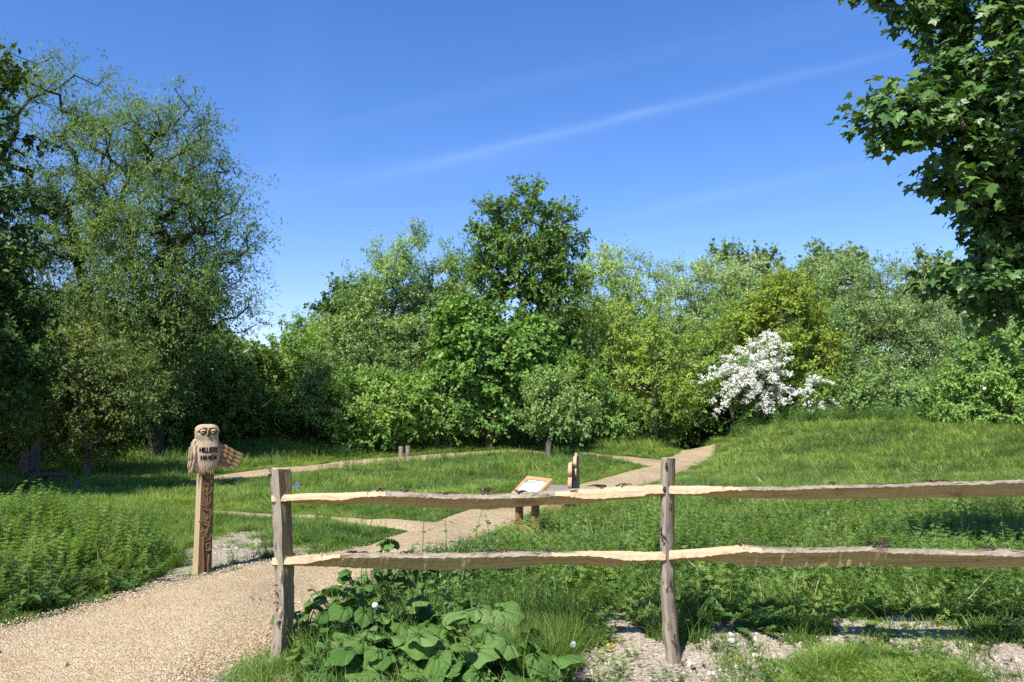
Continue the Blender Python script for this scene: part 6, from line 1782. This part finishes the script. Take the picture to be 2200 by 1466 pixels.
for k, (px, py, h, ls, lb) in enumerate([(905, 1305, 0.80, 0.12, 'leafy weed standing above the lower left rail, leftmost of its row'), (960, 1290, 0.74, 0.12, 'leafy weed above the lower left rail, second from the left post'),
        (1010, 1280, 0.76, 0.12, 'leafy weed above the lower left rail in front of the gravel path'), (1062, 1275, 0.80, 0.15, 'leafy weed with the broadest dark leaves near the sign legs'),
        (915, 1372, 0.34, 0.10, 'pale-leaved nettle lit by the sun under the lower left rail'), (968, 1378, 0.36, 0.11, 'tallest sunlit nettle under the middle of the lower left rail'),
        (60, 1318, 0.36, 0.11, 'nettle in the dark corner of the left verge by the gravel'), (20, 1300, 0.42, 0.11, 'nettle at the left edge of the photo above the gravel'), (108, 1300, 0.36, 0.10, 'nettle next to the grass of the left verge'),
        (235, 1275, 0.24, 0.07, 'small leafy weed at the point of the left verge'), (1880, 1432, 0.07, 0.075, 'small bindweed-like seedling on the bright grass patch')]):
    nettle(px, py, h, ls, lb, 300 + k, 7 if h > 0.2 else 3)

def flowers():
    rs = random.Random(6)
    def clock(px, py, Y, label, r=0.019):
        p = at(px, py, Y); g = Vector((p.x + 0.01, p.y, gz(p.x, p.y)))
        root = empty('dandelion_clock', g, label, 'flower', 'dandelion clocks')
        mb = MB(); top = p - g
        mb.tube([Vector((0, 0, 0)), top * 0.5 + Vector((0.01, 0, 0)), top], 0.0022, 5); mb.build('stalk', M['stem'], root)
        mb = MB()
        for i in range(150):
            z = 1 - 2 * (i + 0.5) / 150; a = i * 2.39996; q = math.sqrt(1 - z * z)
            d = Vector((math.cos(a) * q, math.sin(a) * q, z))
            s = d.cross(Vector((0.3, 0.5, 0.8))).normalized() * r * 0.22; u = d.cross(s).normalized() * r * 0.22
            c = top + d * r
            mb.add([c - s, c - u, c + s, c + u], [(0, 1, 2, 3)])
            w = s * 0.06
            mb.add([top - w, top + w, c + w, c - w], [(0, 1, 2, 3)])
        o = mb.build('seed_head', M['puff'], root)
    clock(806, 1301, 5.0, 'dandelion clock standing above the big leaves near the left fence post')
    clock(783, 1441, 4.75, 'dandelion clock low down among the big leaves', 0.015)
    clock(1231, 1386, 4.95, 'dandelion clock at the edge of the bare soil', 0.022)
    def dandelion(px, py, label, hgt=0.07):
        g = G(px, py)
        root = empty('dandelion_flower', g, label, 'flower', 'yellow dandelions')
        mb = MB(); mb.tube([Vector((0, 0, 0)), Vector((0.004, 0, hgt))], 0.002, 5); mb.build('stalk', M['stem'], root)
        mb = MB()
        for i in range(40):
            a = i * 2.4; q = 0.005 + 0.012 * (i / 40)
            d = Vector((math.cos(a), math.sin(a), 0))
            c = Vector((0.004, 0, hgt + 0.006 - 0.006 * i / 40)); s = Vector((-d.y, d.x, 0)) * 0.0028
            mb.add([c - s * 0.5, c + s * 0.5, c + d * q + s, c + d * q - s], [(0, 1, 2, 3)])
        mb.build('flower_head', M['yellow'], root)
    dandelion(1251, 1412, 'yellow dandelion at the edge of the bare soil')
    dandelion(454, 1062, 'yellow dandelion in the grass right of the owl post', 0.12)
    def bluebell(px, py, label, group, hgt=0.26, s=1.0):
        g = G(px, py)
        root = empty('bluebell', g, label, 'flower', group)
        mb = MB(); pts = [Vector((0, 0, 0)), Vector((0.005, 0, hgt * 0.6)), Vector((0.02, 0, hgt * 0.9)), Vector((0.05, 0, hgt))]
        mb.tube(pts, 0.0035, 5); mb.build('stalk', M['stem'], root)
        mb = MB()
        for i in range(9):
            t = i / 8; a = i * 2.4
            c = Vector((0.012 + 0.045 * t, 0, hgt * (0.62 + 0.38 * t))) + Vector((math.cos(a), math.sin(a), -0.3)) * 0.018
            mb.tube([c + Vector((0, 0, 0.012)), c, c - Vector((0, 0, 0.016)), c - Vector((0, 0, 0.024))], [0.003, 0.009 * s, 0.009 * s, 0.014 * s], 6)
        mb.build('bells', M['bluebell'], root)
    bluebell(629, 1068, 'left of two bluebells growing right of the left fence post', 'bluebells near the fence'); bluebell(637, 1066, 'right of two bluebells growing right of the left fence post', 'bluebells near the fence')
    for bx_, by_, lb in ((86, 1040, 'bluebell in the shade at the foot of the old dark post'), (140, 1038, 'bluebell in the shade under the low plank seat'), (163, 1058, 'bluebell in the shade a step right of the plank seat'),
                         (252, 1047, 'bluebell in the shade midway between the plank seat and the owl'), (291, 1070, 'bluebell in the shade nearest the carved owl'), (24, 1050, 'bluebell in the shade at the left edge of the photo')):
        bluebell(bx_, by_, lb, 'bluebells in the shade', 0.24, 1.0)
    # stones that stand out
    import bmesh
    for k, (px, py, r, m, lb) in enumerate([(1313, 1392, 0.030, 'flint', 'orange flint lying on the bare soil left of the right fence post'), (1322, 1382, 0.022, 'flint', 'rusty stone behind the orange flint'), (1586, 1420, 0.030, 'flint', 'tan stone on the bare soil right of the right fence post'),
            (1674, 1418, 0.045, 'chalk_big', 'largest grey clod of soil near the lawn patch'), (1572, 1385, 0.036, 'white_stone', 'pale clod under the lower right rail'), (1547, 1443, 0.018, 'white_stone', 'white stone at the bottom of the bare soil'), (585, 1222, 0.035, 'white_stone', 'white stone at the path edge behind the left fence post'), (931, 982, 0.10, 'white_stone', 'pale stone on the slope')][:7]):
        g = G(px, py)
        rr = np.random.RandomState(400 + k)
        bm = bmesh.new(); bmesh.ops.create_icosphere(bm, subdivisions=2, radius=r)
        sc = Vector((1.2, 0.8, 0.6))
        for v in bm.verts:
            v.co = Vector((v.co.x * sc.x, v.co.y * sc.y, v.co.z * sc.z)) * (0.8 + 0.4 * float(vnoise(v.co.x * 40 + k * 9, v.co.y * 40 + v.co.z * 60, 1.0, 80)))
        me = bpy.data.meshes.new('stone'); bm.to_mesh(me); bm.free(); me.materials.append(M['chalk'] if m == 'chalk_big' else M[m])
        o = link('stone', me); o.location = g + Vector((0, 0, r * 0.3)); o.rotation_euler = (0, 0, k)
        tag(o, lb, 'stone', 'stones on the bare soil')
flowers()
